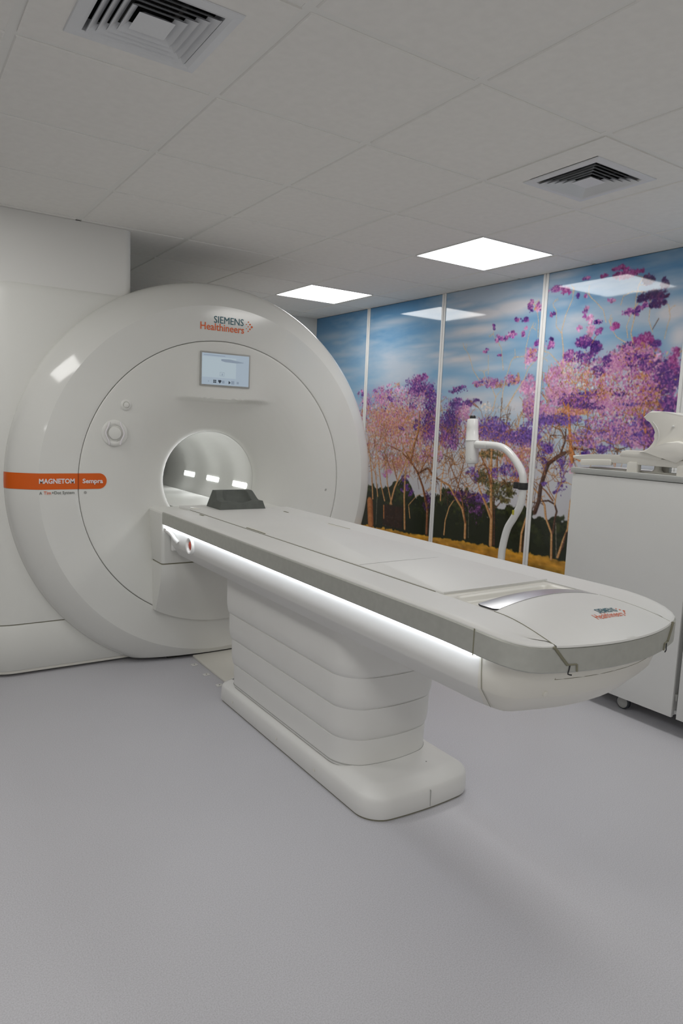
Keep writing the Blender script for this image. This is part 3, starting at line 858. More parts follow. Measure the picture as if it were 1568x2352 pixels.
MURAL, MRES, MTOP = paint_mural()
PRINT_GAIN = 1.08
def print_material():
    m = bpy.data.materials.new('glossy_printed_panel'); m.use_nodes = True
    nt = m.node_tree; b = nt.nodes['Principled BSDF']
    at = nt.nodes.new('ShaderNodeVertexColor'); at.layer_name = 'print'
    nt.links.new(at.outputs['Color'], b.inputs['Base Color'])
    b.inputs['Roughness'].default_value = .055
    b.inputs['Specular IOR Level'].default_value = .5
    return m
PRINTM = print_material()
def mural_panel(ya, yb, label, cell=.004):
    """flat printed sheet, 6 mm thick, from wall coordinate ya (far) down to yb (near)"""
    ys = np.linspace(ya, yb, max(2, int((ya - yb) / cell)) + 1)
    zs = np.concatenate([np.arange(H - .001, .5, -cell), np.linspace(.5, .004, 30)])
    ny, nz = len(ys), len(zs)
    Yv, Zv = np.meshgrid(ys, zs)
    front = np.stack([np.full(Yv.size, XW), Yv.ravel(), Zv.ravel()], 1)
    idx = np.arange(ny * nz).reshape(nz, ny)
    q = np.stack([idx[:-1, :-1], idx[1:, :-1], idx[1:, 1:], idx[:-1, 1:]], -1).reshape(-1, 4)
    nb = len(front)
    back = np.array([(XW + .0055, y, z) for y, z in ((ys[0], zs[0]), (ys[-1], zs[0]), (ys[-1], zs[-1]), (ys[0], zs[-1]))])
    V = np.concatenate([front, back])
    me = bpy.data.meshes.new('mural_panel')
    me.vertices.add(len(V)); me.vertices.foreach_set('co', V.ravel())
    loops = q.ravel()
    side = [(nb, nb + 1, nb + 2, nb + 3)]
    extra = []
    extra += [list(side[0])]
    extra += [[int(i) for i in idx[0, :]] + [nb + 1, nb], [int(i) for i in idx[-1, ::-1]] + [nb + 3, nb + 2],
              [int(i) for i in idx[::-1, 0]] + [nb, nb + 3], [int(i) for i in idx[:, -1]] + [nb + 2, nb + 1]]
    ex = [i for e in extra for i in e]
    tot = np.concatenate([np.full(len(q), 4), [len(e) for e in extra]]).astype(np.int32)
    allv = np.concatenate([loops, ex]).astype(np.int32)
    me.loops.add(len(allv)); me.loops.foreach_set('vertex_index', allv)
    me.polygons.add(len(tot)); me.polygons.foreach_set('loop_start', np.concatenate([[0], np.cumsum(tot)[:-1]]).astype(np.int32))
    me.polygons.foreach_set('loop_total', tot)
    me.update(calc_edges=True); me.validate()
    ca = me.color_attributes.new('print', 'FLOAT_COLOR', 'POINT')
    cc = np.clip((MTOP - V[:, 1]) / MRES, 0, MURAL.shape[1] - 1.01); rr = np.clip((2.5 - V[:, 2]) / MRES, 0, MURAL.shape[0] - 1.01)
    ci = cc.astype(int); ri = rr.astype(int); fc = (cc - ci)[:, None]; fr = (rr - ri)[:, None]
    px = (MURAL[ri, ci] * (1 - fc) + MURAL[ri, ci + 1] * fc) * (1 - fr) + (MURAL[ri + 1, ci] * (1 - fc) + MURAL[ri + 1, ci + 1] * fc) * fr
    s = px / 255.0; lin = np.where(s <= .04045, s / 12.92, ((s + .055) / 1.055) ** 2.4)
    lin = np.clip(lin * PRINT_GAIN, 0, .88)
    rgba = np.concatenate([lin, np.ones((len(lin), 1))], 1).astype(np.float32)
    ca.data.foreach_set('color', rgba.ravel())
    me.materials.append(PRINTM)
    o = bpy.data.objects.new('mural_panel', me); COL.objects.link(o)
    o.parent = wall_r; o.matrix_parent_inverse = wall_r.matrix_world.inverted()
    o['label'] = label
    return o
JY = [2.955, 1.957, .965, -.045]      # joint strips
SW = .022
mural_panel(YB - .004, JY[0] + SW, 'narrow printed panel beside the back corner, mostly sky', .006)
mural_panel(JY[0] - SW, JY[1] + SW, 'printed panel with an orange and purple tree under blue sky', .005)
mural_panel(JY[1] - SW, JY[2] + SW, 'printed panel with bare pale branches and tree trunks behind the white arm')
mural_panel(JY[2] - SW, JY[3] + SW, 'printed panel with the largest pink and purple tree crown')
mural_panel(JY[3] - SW, -1.05, 'printed panel at the right edge of the picture', .012)
for y in JY:
    extrude('joint_strip', [(XW + .005, y - SW), (XW - .004, y - SW), (XW - .004, y - .004), (XW + .001, y - .004), (XW + .001, y + .004), (XW - .004, y + .004), (XW - .004, y + SW), (XW + .005, y + SW)],
            'z', .0, H - .001, TRIMW, wall_r)
extrude('corner_strip', [(XW + .005, YB - .004), (XW - .003, YB - .004), (XW - .003, YB - .001), (XW + .005, YB - .001)], 'z', 0, H - .001, TRIMW, wall_r)

# ================================================================== MRI SCANNER
GX, GZ = .795, 1.088        # bore axis
FY = 1.68                   # front plane of the round cover
BY = 1.82                   # front of the scanner body
scan = empty('mri_scanner', (GX, 2.6, 0), 'large white mri scanner with round front cover, open bore and orange stripe', 'mri scanner')
# body behind the ring
bo = rrect(-.56, 1.42, BY, 3.66, .22, .12)
body = stack('body', bo, [(.30, 0), (1.9, 0), (2.08, .001), (2.115, .006), (2.133, .016), (2.141, .030), (2.143, .06)], WHITE, scan, 50)
V, F = revolve_y([(.0001, 1.5), (.56, 1.5), (.56, 4.0), (.0001, 4.0)], GX, GZ, 96)
cutter = mk('cutter', V, F, None, None)
md = body.modifiers.new('bore_opening', 'BOOLEAN'); md.object = cutter; md.operation = 'DIFFERENCE'; md.solver = 'EXACT'
bpy.context.view_layer.update()
nm = bpy.data.meshes.new_from_object(body.evaluated_get(bpy.context.evaluated_depsgraph_get()))
body.modifiers.clear(); body.data = nm
bpy.data.objects.remove(cutter, do_unlink=True)
body.data.set_sharp_from_angle(angle=math.radians(50))
stack('seam', inset(bo, .006), [(.292, 0), (.302, 0)], GAP, scan)
stack('plinth_panel', bo, [(.034, .004), (.038, .0), (.288, 0), (.2935, .004)], WHITE, scan, 50)
stack('skid', inset(bo, .004), [(.012, .02), (.018, .004), (.033, .004)], CREAM, scan, 50)
stack('foot_plate', inset(bo, .06), [(.0, 0), (.014, 0)], DARK, scan)

def smooth01(a, b, x):
    t = min(1, max(0, (x - a) / (b - a))); return t * t * (3 - 2 * t)
FACE = [(.300, 1.90), (.3005, 1.875), (.304, 1.860), (.312, 1.845), (.326, 1.831), (.345, 1.818), (.38, 1.798), (.42, 1.777), (.46, 1.757), (.50, 1.739),
        (.54, 1.724), (.58, 1.711), (.62, 1.701), (.66, 1.693), (.70, 1.688), (.74, 1.6845), (.78, 1.682), (.81, 1.681), (.830, 1.681), (.8345, 1.6825), (.8362, 1.686), (.8365, 1.715)]
def dense(prof, step):
    out = []
    for (r0, y0), (r1, y1) in zip(prof, prof[1:]):
        n = max(1, int(math.hypot(r1 - r0, y1 - y0) / step))
        for k in range(n): out.append((r0 + (r1 - r0) * k / n, y0 + (y1 - y0) * k / n))
    out.append(prof[-1]); return out
def face_y(x, z, y):
    """flat display field with a shallow shelf under it, blended into the funnel"""
    r = math.hypot(x - GX, z - GZ)
    if z > GZ and .33 < r < .83:
        w = smooth01(1.574, 1.586, z) * (1 - smooth01(.14, .36, abs(x - GX - .03)))
        y = y + (min(y, 1.6825) - y) * w
    return y
def ring_surface_y(r):
    for P in (FACE, RING):
        for (r0, y0), (r1, y1) in zip(P, P[1:]):
            if r0 <= r <= r1 and r1 > r0: return y0 + (y1 - y0) * (r - r0) / (r1 - r0)
    return FY
RING = [(.8385, 1.715), (.8386, 1.690), (.8388, 1.686), (.8395, 1.6833), (.8407, 1.6817), (.8425, 1.6806), (.845, 1.680), (.86, 1.680), (.95, 1.680), (1.0395, 1.680)]
AR = 24; angs = []
for k in range(AR):         # bevel: gently curved near the ridge, turning away at the rim
    t = (k + .5) / AR; angs.append(math.radians(26 + 13 * t / .55 if t < .55 else 39 + 46 * ((t - .55) / .45) ** 1.2))
ds = .147 / sum(math.cos(a) for a in angs)
for a in angs:
    r, y = RING[-1]; RING.append((r + ds * math.cos(a), y + ds * math.sin(a)))
RING += [(RING[-1][0] + .001, RING[-1][1] + .02), (RING[-1][0] - .01, BY + .12)]
V, F = revolve_y(dense(FACE, .0085), GX, GZ, 300, yfun=face_y)
bm = bmesh.new(); me = bpy.data.meshes.new('t'); me.from_pydata(V, [], F); bm.from_mesh(me)
bmfinish('face_cover', bm, WHITE, scan, 55)
V, F = revolve_y(RING, GX, GZ, 200)
bm = bmesh.new(); me = bpy.data.meshes.new('t'); me.from_pydata(V, [], F); bm.from_mesh(me)
bmesh.ops.bisect_plane(bm, geom=bm.verts[:] + bm.edges[:] + bm.faces[:], plane_co=(0, 0, .022), plane_no=(0, 0, -1), clear_outer=True)
bmfinish('ring_cover', bm, RINGW, scan, 14)
V, F = revolve_y([(.834, 1.7), (.842, 1.7)], GX, GZ, 160)
mk('seam', V, F, GAP, scan)
# ring underside closure
box('foot_plate', (GX - .30, FY + .07, 0), (GX + .30, BY + .08, .024), DARK, scan)
# bore
V, F = revolve_y([(.3005, 1.87), (.30, 1.93), (.30, 3.45), (.31, 3.55), (.34, 3.62), (.40, 3.665)], GX, GZ, 128)
bore = mk('bore_tunnel', V, F, BOREW, scan, 50)
for y0, y1 in ((1.94, 2.155), (2.40, 2.613), (2.86, 3.07)):
    P = []
    for k in range(7):
        a = math.radians(-13.2 + 6.0 * k / 6)
        P.append((GX + .2985 * math.cos(a), GZ + .2985 * math.sin(a)))
    V = [(x, y0, z) for x, z in P] + [(x, y1, z) for x, z in P]
    mk('bore_light', V, [(i, i + 1, i + 8, i + 7) for i in range(6)], BOREEM, bore, 50)
extrude('bore_bed', [(GX - .21, .915), (GX + .21, .915), (GX + .195, .895), (GX + .12, .84), (GX - .12, .84), (GX - .195, .895)], 'y', 1.74, 3.5, BOREW, scan, .004)
# docking housing under the table end and lower panel
TX = .78                    # table axis
HF = 1.532
dock = rrect(TX - .405, TX + .405, HF, 1.80, .02, .02)
stack('docking_cover', dock, [(.64, .002), (.643, 0), (.925, 0), (.932, .006), (.934, .02)], WHITE, scan, 40)
stack('seam', inset(dock, .006), [(.632, 0), (.642, 0)], GAP, scan)
def low_prof(d):
    P = []
    R_ = .853 - d
    hw = .405 - d
    for k in range(25):
        x = TX - hw + 2 * hw * k / 24
        P.append((x, GZ - math.sqrt(max(0, R_ * R_ - (x - GX) ** 2))))
    P += [(TX + hw, .634 - d), (TX - hw, .634 - d)]
    return P
n_ = len(low_prof(0))
def low_y(z): return HF + .004 + .125 * (1 - smooth01(.22, .60, z))
lp = [(0.0, 1.80), (0.0, None), (.006, -1)]
loops = [[(x, 1.80, z) for x, z in low_prof(0)], [(x, low_y(z) + .006, z) for x, z in low_prof(0)], [(x, low_y(z), z) for x, z in low_prof(.006)]]
# subdivided front so the panel can slope back towards the ring
V = []; F = []
nx_, nz_ = 24, 16
for j in range(nz_ + 1):
    for i in range(nx_ + 1):
        x = TX - .405 + .81 * i / nx_
        zb = GZ - math.sqrt(.853 ** 2 - (x - GX) ** 2); z = zb + (.632 - zb) * j / nz_
        V.append((x, low_y(z), z))
N1 = len(V)
for j in range(nz_ + 1):
    for i in range(nx_ + 1): V.append((V[j * (nx_ + 1) + i][0], 1.80, V[j * (nx_ + 1) + i][2]))
def q_(j, i, o=0): return o + j * (nx_ + 1) + i
for j in range(nz_):
    for i in range(nx_):
        F.append((q_(j, i), q_(j, i + 1), q_(j + 1, i + 1), q_(j + 1, i))); F.append((q_(j, i, N1), q_(j + 1, i, N1), q_(j + 1, i + 1, N1), q_(j, i + 1, N1)))
for i in range(nx_):
    F.append((q_(0, i), q_(0, i, N1), q_(0, i + 1, N1), q_(0, i + 1))); F.append((q_(nz_, i), q_(nz_, i + 1), q_(nz_, i + 1, N1), q_(nz_, i, N1)))
for j in range(nz_):
    F.append((q_(j, 0), q_(j + 1, 0), q_(j + 1, 0, N1), q_(j, 0, N1))); F.append((q_(j, nx_), q_(j, nx_, N1), q_(j + 1, nx_, N1), q_(j + 1, nx_)))
mk('lower_panel', V, F, WHITE, scan, 50)
V, F = revolve_y([(.852, low_y(.25) - .004), (.858, low_y(.25) - .004), (.858, 1.70), (.852, 1.70)], GX, GZ, 60, math.radians(270 - 28.5), math.radians(270 + 28.5))

# orange stripe that wraps the ring, with rounded end on the face
def stripe_point(x, z, off):
    r = math.hypot(x - GX, z - GZ); return (x, ring_surface_y(r) - off, z)
sz0, sz1 = 1.0575, 1.1435; zm = (sz0 + sz1) / 2; hh = (sz1 - sz0) / 2
xs = []
rmax = RING[-3][0]
prof_pts = [(r, y) for r, y in dense(RING, .004) if r >= .846 and y <= RING[-3][1] + 1e-6]
V = []; F = []; rows = 9
cols_ = []
for k in range(9):         # rounded end
    a = PI / 2 * (1 - k / 8.0)
    cols_.append(('x', .111 - hh + hh * math.sin(a), max(.02, math.cos(a))))
for x in np.linspace(.111 - hh - .008, GX - .833, 12): cols_.append(('x', x, 1.0))
for r, y in prof_pts: cols_.append(('r', (r, y), 1.0))
for kind, val, f in cols_:
    for j in range(rows):
        z = zm + hh * f * (2 * j / (rows - 1) - 1)
        if kind == 'x':
            V.append((val, ring_surface_y(math.hypot(val - GX, z - GZ)) - .0015, z))
        else:
            r, y = val; V.append((GX - math.sqrt((r + .0012) ** 2 - (z - GZ) ** 2), y - .0014, z))
for c in range(len(cols_) - 1):
    for j in range(rows - 1): F.append((c * rows + j, c * rows + j + 1, (c + 1) * rows + j + 1, (c + 1) * rows + j))
stripe = mk('orange_stripe', V, F, ORANGE, scan, 50)
X_, Z_ = (1, 0, 0), (0, 0, 1)
box('stripe_seam', (GX - .8385, FY - .0026, sz0 + .0005), (GX - .8365, FY - .001, sz1 - .0005), DARKORANGE, stripe)
text('lettering', 'MAGNETOM', .180, .027, (-.242, FY - .0022, 1.0885), X_, Z_, WHITEPRINT, stripe, bold=.03)
text('lettering', 'Sempra', .108, .033, (-.020, FY - .0005, 1.0815), X_, Z_, WHITEPRINT, stripe, bold=.025)
text('lettering', 'A', .014, .016, (-.241, FY - .0008, 1.031), X_, Z_, GREYPRINT, scan)
text('lettering', 'Tim', .036, .017, (-.219, FY - .0008, 1.031), X_, Z_, ORANGETXT, scan)
text('lettering', '+Dot System', .116, .021, (-.179, FY - .0008, 1.027), X_, Z_, GREYPRINT, scan)
lathe('sensor_dot', [(.0075, 0), (.0075, .002), (.0065, .003)], (-.006, ring_surface_y(.80) - .0005, 1.039), (0, -1, 0), GREYP, scan, 20)
# maker's lettering on the ring
text('lettering', 'SIEMENS', .190, .040, (.727, FY - .0008, 2.0285), X_, Z_, TEAL, scan)
text('lettering', 'Healthineers', .278, .042, (.643, FY - .0008, 1.984), X_, Z_, ORANGETXT, scan, bold=.008)
for dx, dz, r in ((.057, 0, .0066), (.045, .014, .0052), (.045, -.014, .0052), (.034, .027, .004), (.034, -.027, .004), (.033, .0, .0036), (.021, .013, .0028), (.021, -.013, .0028)):
    lathe('logo_dot', [(r, 0), (r, .0012)], (.915 + dx, FY - .0002, 2.029 + dz), (0, -1, 0), ORANGETXT, scan, 14)
# display
DY = 1.6805
disp = box('display_bezel', (.645, DY - .006, 1.660), (.966, DY + .02, 1.860), GREYP, scan, .003)
disp['label'] = 'grey display frame above the bore'
box('screen', (.654, DY - .0068, 1.669), (.957, DY - .004, 1.851), SCREENEM, disp)
box('screen_field', (.655, DY - .0073, 1.712), (.872, DY - .0062, 1.832), SCREENEM2, disp)
yy = DY - .0078
for k, (x, w) in enumerate(((.697, .006), (.79, .016), (.852, .02), (.885, .014))):
    box('screen_icon', (x - w / 2, yy, 1.688 - w * .5), (x + w / 2, yy + .0006, 1.688 + w * .5), SCREENGREY, disp)
extrude('heart_icon', [(.768, 1.678), (.758, 1.690), (.759, 1.698), (.764, 1.700), (.768, 1.696), (.772, 1.700), (.777, 1.698), (.778, 1.690)], 'y', yy, yy + .0006, SCREENICON, disp)
extrude('play_icon', [(.825, 1.677), (.825, 1.697), (.839, 1.687)], 'y', yy, yy + .0006, SCREENICON, disp)
for a in range(2):
    for b in range(2): box('grid_icon', (.727 + a * .010, yy, 1.680 + b * .010), (.735 + a * .010, yy + .0006, 1.688 + b * .010), SCREENICON, disp)
extrude('table_icon', [(.775, 1.822), (.830, 1.824), (.920, 1.812), (.920, 1.808), (.870, 1.804), (.80, 1.806), (.775, 1.812)], 'y', yy, yy + .0006, SCREENGREY, disp)
box('status_line', (.665, yy, 1.838), (.80, yy + .0006, 1.8415), SCREENGREY, disp)
for x0, x1, z0, z1 in ((.768, .796, 1.722, 1.7235), (.768, .796, 1.744, 1.7455), (.768, .7695, 1.7235, 1.744), (.7945, .796, 1.7235, 1.744), (.780, .786, 1.726, 1.738)):
    box('window_icon', (x0, yy, z0), (x1, yy + .0006, z1), SCREENGREY, disp)
# dial and button at the left of the face
ky = ring_surface_y(.70)
dial = lathe('control_dial', [(.074, 0), (.074, .004), (.070, .009), (.060, .012), (.052, .0125), (.047, .010), (.044, .006), (.0, .006)], (.152, ky + .001, 1.366), (0, -1, 0), WHITE, scan, 48)
lathe('knob', [(.036, 0), (.036, .010), (.033, .015), (.027, .017), (.0, .0175)], (.152, ky - .004, 1.366), (0, -1, 0), GREYP if False else WHITE, dial, 36)
for s in (-1, 1):
    tube('dial_guard', [(.152 + s * .030, ky - .012, 1.366 + .063), (.152 + s * .034, ky - .015, 1.366 + .042), (.152 + s * .050, ky - .016, 1.366), (.152 + s * .034, ky - .015, 1.366 - .042), (.152 + s * .030, ky - .012, 1.366 - .063)], .0042, WHITEPRINT, dial, 10)
by_ = ring_surface_y(.72)
btn = lathe('call_button', [(.031, 0), (.031, .003), (.026, .007), (.022, .0095), (.0185, .0095), (.017, .006), (.0, .006)], (.2155, by_ + .001, 1.524), (0, -1, 0), WHITE, scan, 40)
lathe('button_cap', [(.0155, 0), (.015, .008), (.011, .0105), (.0, .011)], (.2155, by_ - .003, 1.524), (0, -1, 0), WHITE, btn, 28)
lathe('screw_cap', [(.006, 0), (.006, .001)], (1.55, ring_surface_y(.78) - .0005, 1.03), (0, -1, 0), GREYP, scan, 12)

# cover between scanner and ceiling
dc = rrect(-1.35, .295, 1.838, 3.66, .05, .05)
dco = stack('duct_cover', dc, [(2.125, 0), (2.499, 0)], PAINT, None, 50)
tag(dco, 'white rounded-corner duct cover rising from the scanner body to the ceiling', 'duct cover')

# ================================================================== PATIENT TABLE
tab = empty('patient_table', (TX, .4, 0), 'long white patient table with silver edge band and lit line on stepped pedestal', 'patient table')
ZT = .940
def half_outline():
    return [(.405, HF - .002, ZT)] + [(.405, y, ZT) for y in np.linspace(1.49, -.80, 24)] + [(.4045, -.86, ZT - .001), (.402, -.90, ZT - .003), (.397, -.94, ZT - .006), (.388, -.985, ZT - .011), (.376, -1.022, ZT - .016), (.357, -1.054, ZT - .021),
            (.331, -1.079, ZT - .025), (.300, -1.095, ZT - .0275), (.266, -1.106, ZT - .0285), (.20, -1.126, ZT - .029), (.13, -1.141, ZT - .029), (.065, -1.149, ZT - .029)]
HO = half_outline()
left = [(TX - a, y, z) for a, y, z in HO]; mid = [(TX, -1.151, ZT - .029)]; rightp = [(TX + a, y, z) for a, y, z in HO[::-1]]
PATH = left + mid + rightp                          # far left -> near end -> far right : counter-clockwise plan
P2 = [(x, y) for x, y, z in PATH]; PZ = [z for x, y, z in PATH]
IN = lambda d: inset(P2, d, closed=False)
iL = 27                                             # index where the end curve begins (left)
def strip(name, i0, i1, levels, m, thick=None, close=False):
    """sheet that follows the table edge between path indices; levels = (inset, dz below the edge height)"""
    loops = []
    for d, dz in levels:
        q = IN(d); loops.append([(q[i][0], q[i][1], PZ[i] + dz) for i in range(i0, i1 + 1)])
    if close: loops.append(loops[0])
    return loft(name, loops, m, tab, False, False, False, 40)
NP = len(PATH)
jl = 27; jr = NP - 1 - jl                           # joints of the band (y = -.926)
kl = 33; kr = NP - 1 - kl                           # joints of the near end piece
# the silver band: a closed strip with thickness
BL = [(.004, -.004), (.0, -.008), (.0, -.070), (.004, -.0745), (.022, -.0745), (.022, -.004)]
side_l = strip('silver_band', 0, jl, BL, SILVER, close=True)
side_r = strip('silver_band', jr, NP - 1, BL, SILVER, close=True)
strip('silver_band', jl, kl, BL, SILVER, close=True); strip('silver_band', kr, jr, BL, SILVER, close=True)
BF = BL
strip('silver_band', kl, kr, BF, SILVER, close=True)
# white rim above the band and flat rail tops
def cap_half(y): return .2445 + .018 * smooth01(-.88, -1.10, y)
def edge_z(y):
    v = min(1, max(0, (-.862 - y) / .2425)); return .9425 + (ZT - .0285 - .9425) * (v ** 2.0)
def rail(name, i0, i1, edge):
    loops = []
    for d, dz in ((.010, -.008), (.0035, -.004), (.004, -.001), (.010, .003), (.03, .004), (.06, .0035)):
        q = IN(d); loops.append([(q[i][0], q[i][1], PZ[i] + dz) for i in range(i0, i1 + 1)])
    inner = []
    for i in range(i0, i1 + 1):
        x, y = P2[i]; s = -1 if x < TX else 1
        yi = max(y, -1.1035)
        inner.append((TX + s * cap_half(yi), yi, edge_z(yi)))
    loops.append(inner)
    loops.append([(x, y, z - .03) for x, y, z in inner])
    return loft(name, loops, TABLEW, tab, False, False, False, 40)
rail('side_rail', 0, kl, -1); rail('side_rail', kr, NP - 1, 1)
# light line under the band
def led(i0, i1):
    loops = []
    for d, dz in ((.008, -.0752), (.010, -.0795), (.020, -.0795), (.022, -.0752)):
        q = IN(d); loops.append([(q[i][0], q[i][1], PZ[i] + dz) for i in range(i0, i1 + 1)])
    loops.append(loops[0])
    o = loft('light_line', loops, LEDEM, tab, False, False, False, None); o['label'] = 'glowing cool white light line under the silver edge'
    return o
led(0, jl); led(jr, NP - 1)
# body under the band
def under(name, i0, i1, m, extra=0.0):
    loops = []
    for d, z in ((.02, .872), (.034, .868), (.034, .862), (.037, .80), (.041, .757), (.048, .747), (.085, .694), (.095, .690)):
        q = IN(d); l = []
        for i in range(i0, i1 + 1):
            x, y = q[i]; w = smooth01(-.85, -1.10, P2[i][1])
            l.append((x, y + w * (.0 if z > .85 else (.86 - z) * .25), z + (PZ[i] - ZT) * (1 if z > .86 else .3) - extra))
        loops.append(l)
    return loft(name, loops, m, tab, False, False, False, 40)
under('side_panel', 1, jl, TABLEW); under('side_panel', jr, NP - 2, TABLEW)
under('end_housing', jl, jr, CREAM)
q = IN(.095)
V = []; F = []
half = NP // 2
for i in range(1, half + 1):
    w = smooth01(-.85, -1.10, P2[i][1])
    z = .690 + (PZ[i] - ZT) * .3
    yv = q[i][1] + w * .17 * .25
    V += [(q[i][0], yv, z), (2 * TX - q[i][0], yv, z)]
for k in range(len(V) // 2 - 1): F.append((2 * k, 2 * k + 1, 2 * k + 3, 2 * k + 2))
mk('underside', V, F, TABLEW, tab)
# far end of the under-body, inside cross plate
box('end_plate', (TX - .366, P2[1][1] - .01, .72), (TX + .366, P2[1][1] + .002, .872), TABLEW, tab, .01)
box('deck', (TX - .385, -.88, .868), (TX + .385, HF - .004, .905), CREAM, tab)
# seams in the edge
for i in (jl,):
    for s in (-1, 1):
        x = TX + s * (abs(P2[i][0] - TX) + .0005); y = P2[i][1]
        box('seam', (x - .0012 if s > 0 else x - .0005, y - .0016, ZT - .082), (x + .0005 if s > 0 else x + .0012, y + .0016, ZT - .008), GAP, tab)
        xb = TX + s * (abs(P2[i][0] - TX) - .0335)
        loft('seam', [[(xb + s * .0005, y - .0012, .864), (xb + s * .0005, y + .0012, .864)], [(xb - s * .0035, y - .0012, .80), (xb - s * .0035, y + .0012, .80)], [(xb - s * .0078, y - .0012, .755), (xb - s * .0078, y + .0012, .755)], [(xb - s * .05, y - .0012, .6935), (xb - s * .05, y + .0012, .6935)]], GAP, tab, False, False, False, None)
# stepped joint between the near end piece and the side bands
def edge_point(xr, dz, off=.001):
    x = TX + xr
    for i in range(25, NP - 26):
        if (P2[i][0] - x) * (P2[i + 1][0] - x) <= 0:
            t = (x - P2[i][0]) / ((P2[i + 1][0] - P2[i][0]) or 1e-9)
            return (x, P2[i][1] + t * (P2[i + 1][1] - P2[i][1]) - off, PZ[i] + t * (PZ[i + 1] - PZ[i]) + dz)
for s in (-1, 1):
    g = [edge_point(s * a, dz) for a, dz in ((.270, -.001), (.256, -.018), (.243, -.034), (.229, -.050))]
    tube('joint_gap', g, .0042, GAP, tab, 8, 2)
    tube('joint_gap', [edge_point(s * .231, -.0515), edge_point(s * .21, -.0515), edge_point(s * .2, -.0515)], .0024, GAP, tab, 8, 1, False)
    tube('joint_gap', [edge_point(s * .2, -.0515), edge_point(s * .198, -.071)], .0028, GAP, tab, 8, 1, False)
    tube('latch', [edge_point(s * .220, -.052), edge_point(s * .222, -.066), edge_point(s * .224, -.077), edge_point(s * .213, -.080)], .0018, BLACK, tab, 8, 2)
# mattress board
bd = [(TX - .240, HF + .18), (TX - .240, -.60), (TX - .232, -.620), (TX - .215, -.628), (TX + .215, -.628), (TX + .232, -.620), (TX + .240, -.60), (TX + .240, HF + .18)]
stack('table_board', bd, [(.915, 0), (.942, 0), (.9455, .0015), (.947, .005)], TABLEW, tab, 40)
for s in (-1, 1):
    box('board_seam', (TX + s * .2415 - .0015, -.60, .9415), (TX + s * .2415 + .0015, HF, .9435), GAP, tab)
    box('slot', (TX + s * .262 - .005, 1.28, .9425), (TX + s * .262 + .005, 1.33, .9445), GAP, tab)
tube('board_seam', [(TX - .236, -.166, .9470), (TX - .1, -.160, .9472), (TX + .05, -.158, .9470), (TX + .16, -.158, .9465)], .0009, GREYP, tab, 6)
for s in (-1, 1):
    extrude('strap_slot', [(TX + s * .236, .60), (TX + s * .236, .80), (TX + s * .228, .81), (TX + s * .215, .76), (TX + s * .222, .60)], 'z', .9465, .9476, CREAM, tab)
    box('strap_gap', (TX + s * .2365 - .0018, .60, .9455), (TX + s * .2365 + .0018, .80, .9482), GAP, tab)
    box('plug_strip', (TX + s * .20 - .02, 1.52, .9468), (TX + s * .20 + .02, 1.60, .949), CREAM, tab, .002)
# lip of the board near the scoop
lipp = [(TX - .245, -.622), (TX - .235, -.634), (TX - .1, -.6385), (TX + .1, -.6385), (TX + .255, -.634), (TX + .262, -.622)]
extrude('board_lip', lipp[::1], 'z', .9375, .9482, TABLEW, tab, .003)
# recessed grip in front of the silver bow
V = []; F = []; nu, nv = 60, 40
for j in range(nv + 1):
    for i in range(nu + 1):
        u = i / nu; v = j / nv
        x = TX - .243 + .486 * u; y = -.60 - .27 * v
        e = smooth01(.015, .13, u) * smooth01(.015, .13, 1 - u) * smooth01(-.655, -.685, y)
        V.append((x, y, .9395 - .026 * e))
for j in range(nv):
    for i in range(nu): F.append((j * (nu + 1) + i, j * (nu + 1) + i + 1, (j + 1) * (nu + 1) + i + 1, (j + 1) * (nu + 1) + i))
mk('grip_recess', V, F, CREAM, tab, 60)
# domed near end cap and silver handle bow
def cap_point(u, v):
    """u across -1..1, v 0 at the far arched edge .. 1 at the near edge"""
    hw = cap_half(-.862 - .2425 * v) - .0015
    x = TX + u * hw
    arch = 1 - u * u
    yf = -.862
    yn = -1.1045 - .0475 * (1 - u * u)
    y = yf + (yn - yf) * v
    zf = .9425 + .026 * arch
    zn = ZT - .0285
    z = zf + (zn - zf) * (v ** 1.7)
    zedge = edge_z(-.862 - .2425 * v) + .001
    if abs(u) > .85: z += (zedge - z) * ((abs(u) - .85) / .15) ** 2
    return (x, y, z)
V = []; F = []; nu, nv = 40, 24
for j in range(nv + 1):
    for i in range(nu + 1): V.append(cap_point(-1 + 2 * i / nu, j / nv))
k0 = len(V)
for i in range(nu + 1):
    x, y, z = cap_point(-1 + 2 * i / nu, 1); V.append((x, y - .002, z - .005))
k1 = len(V)
for i in range(nu + 1):
    x, y, z = cap_point(-1 + 2 * i / nu, 0); V.append((x, y + .004, z - .03))
for j in range(nv):
    for i in range(nu): F.append((j * (nu + 1) + i, j * (nu + 1) + i + 1, (j + 1) * (nu + 1) + i + 1, (j + 1) * (nu + 1) + i))
for i in range(nu):
    F.append((nv * (nu + 1) + i, nv * (nu + 1) + i + 1, k0 + i + 1, k0 + i)); F.append((i, k1 + i, k1 + i + 1, i + 1))
cap = mk('end_cap', V, F, TABLEW, tab, 50)
V = []; F = []; nu, nv = 40, 8
for j in range(nv + 1):
    for i in range(nu + 1):
        s_ = -1 + 2 * i / nu; v = j / nv
        rnd = 1 - .045 * (abs(2 * v - 1) ** 4)            # rounded ends of the bow
        u = s_ * .985 * rnd; ar = 1 - u * u
        y = -.776 - .0855 * v
        z = .9445 + .0262 * ar - .010 * (1 - v) ** 3 * ar ** .5
        V.append((TX + u * .236, y, z))
n0 = len(V)
V += [(x, y, z - .005) for x, y, z in V]
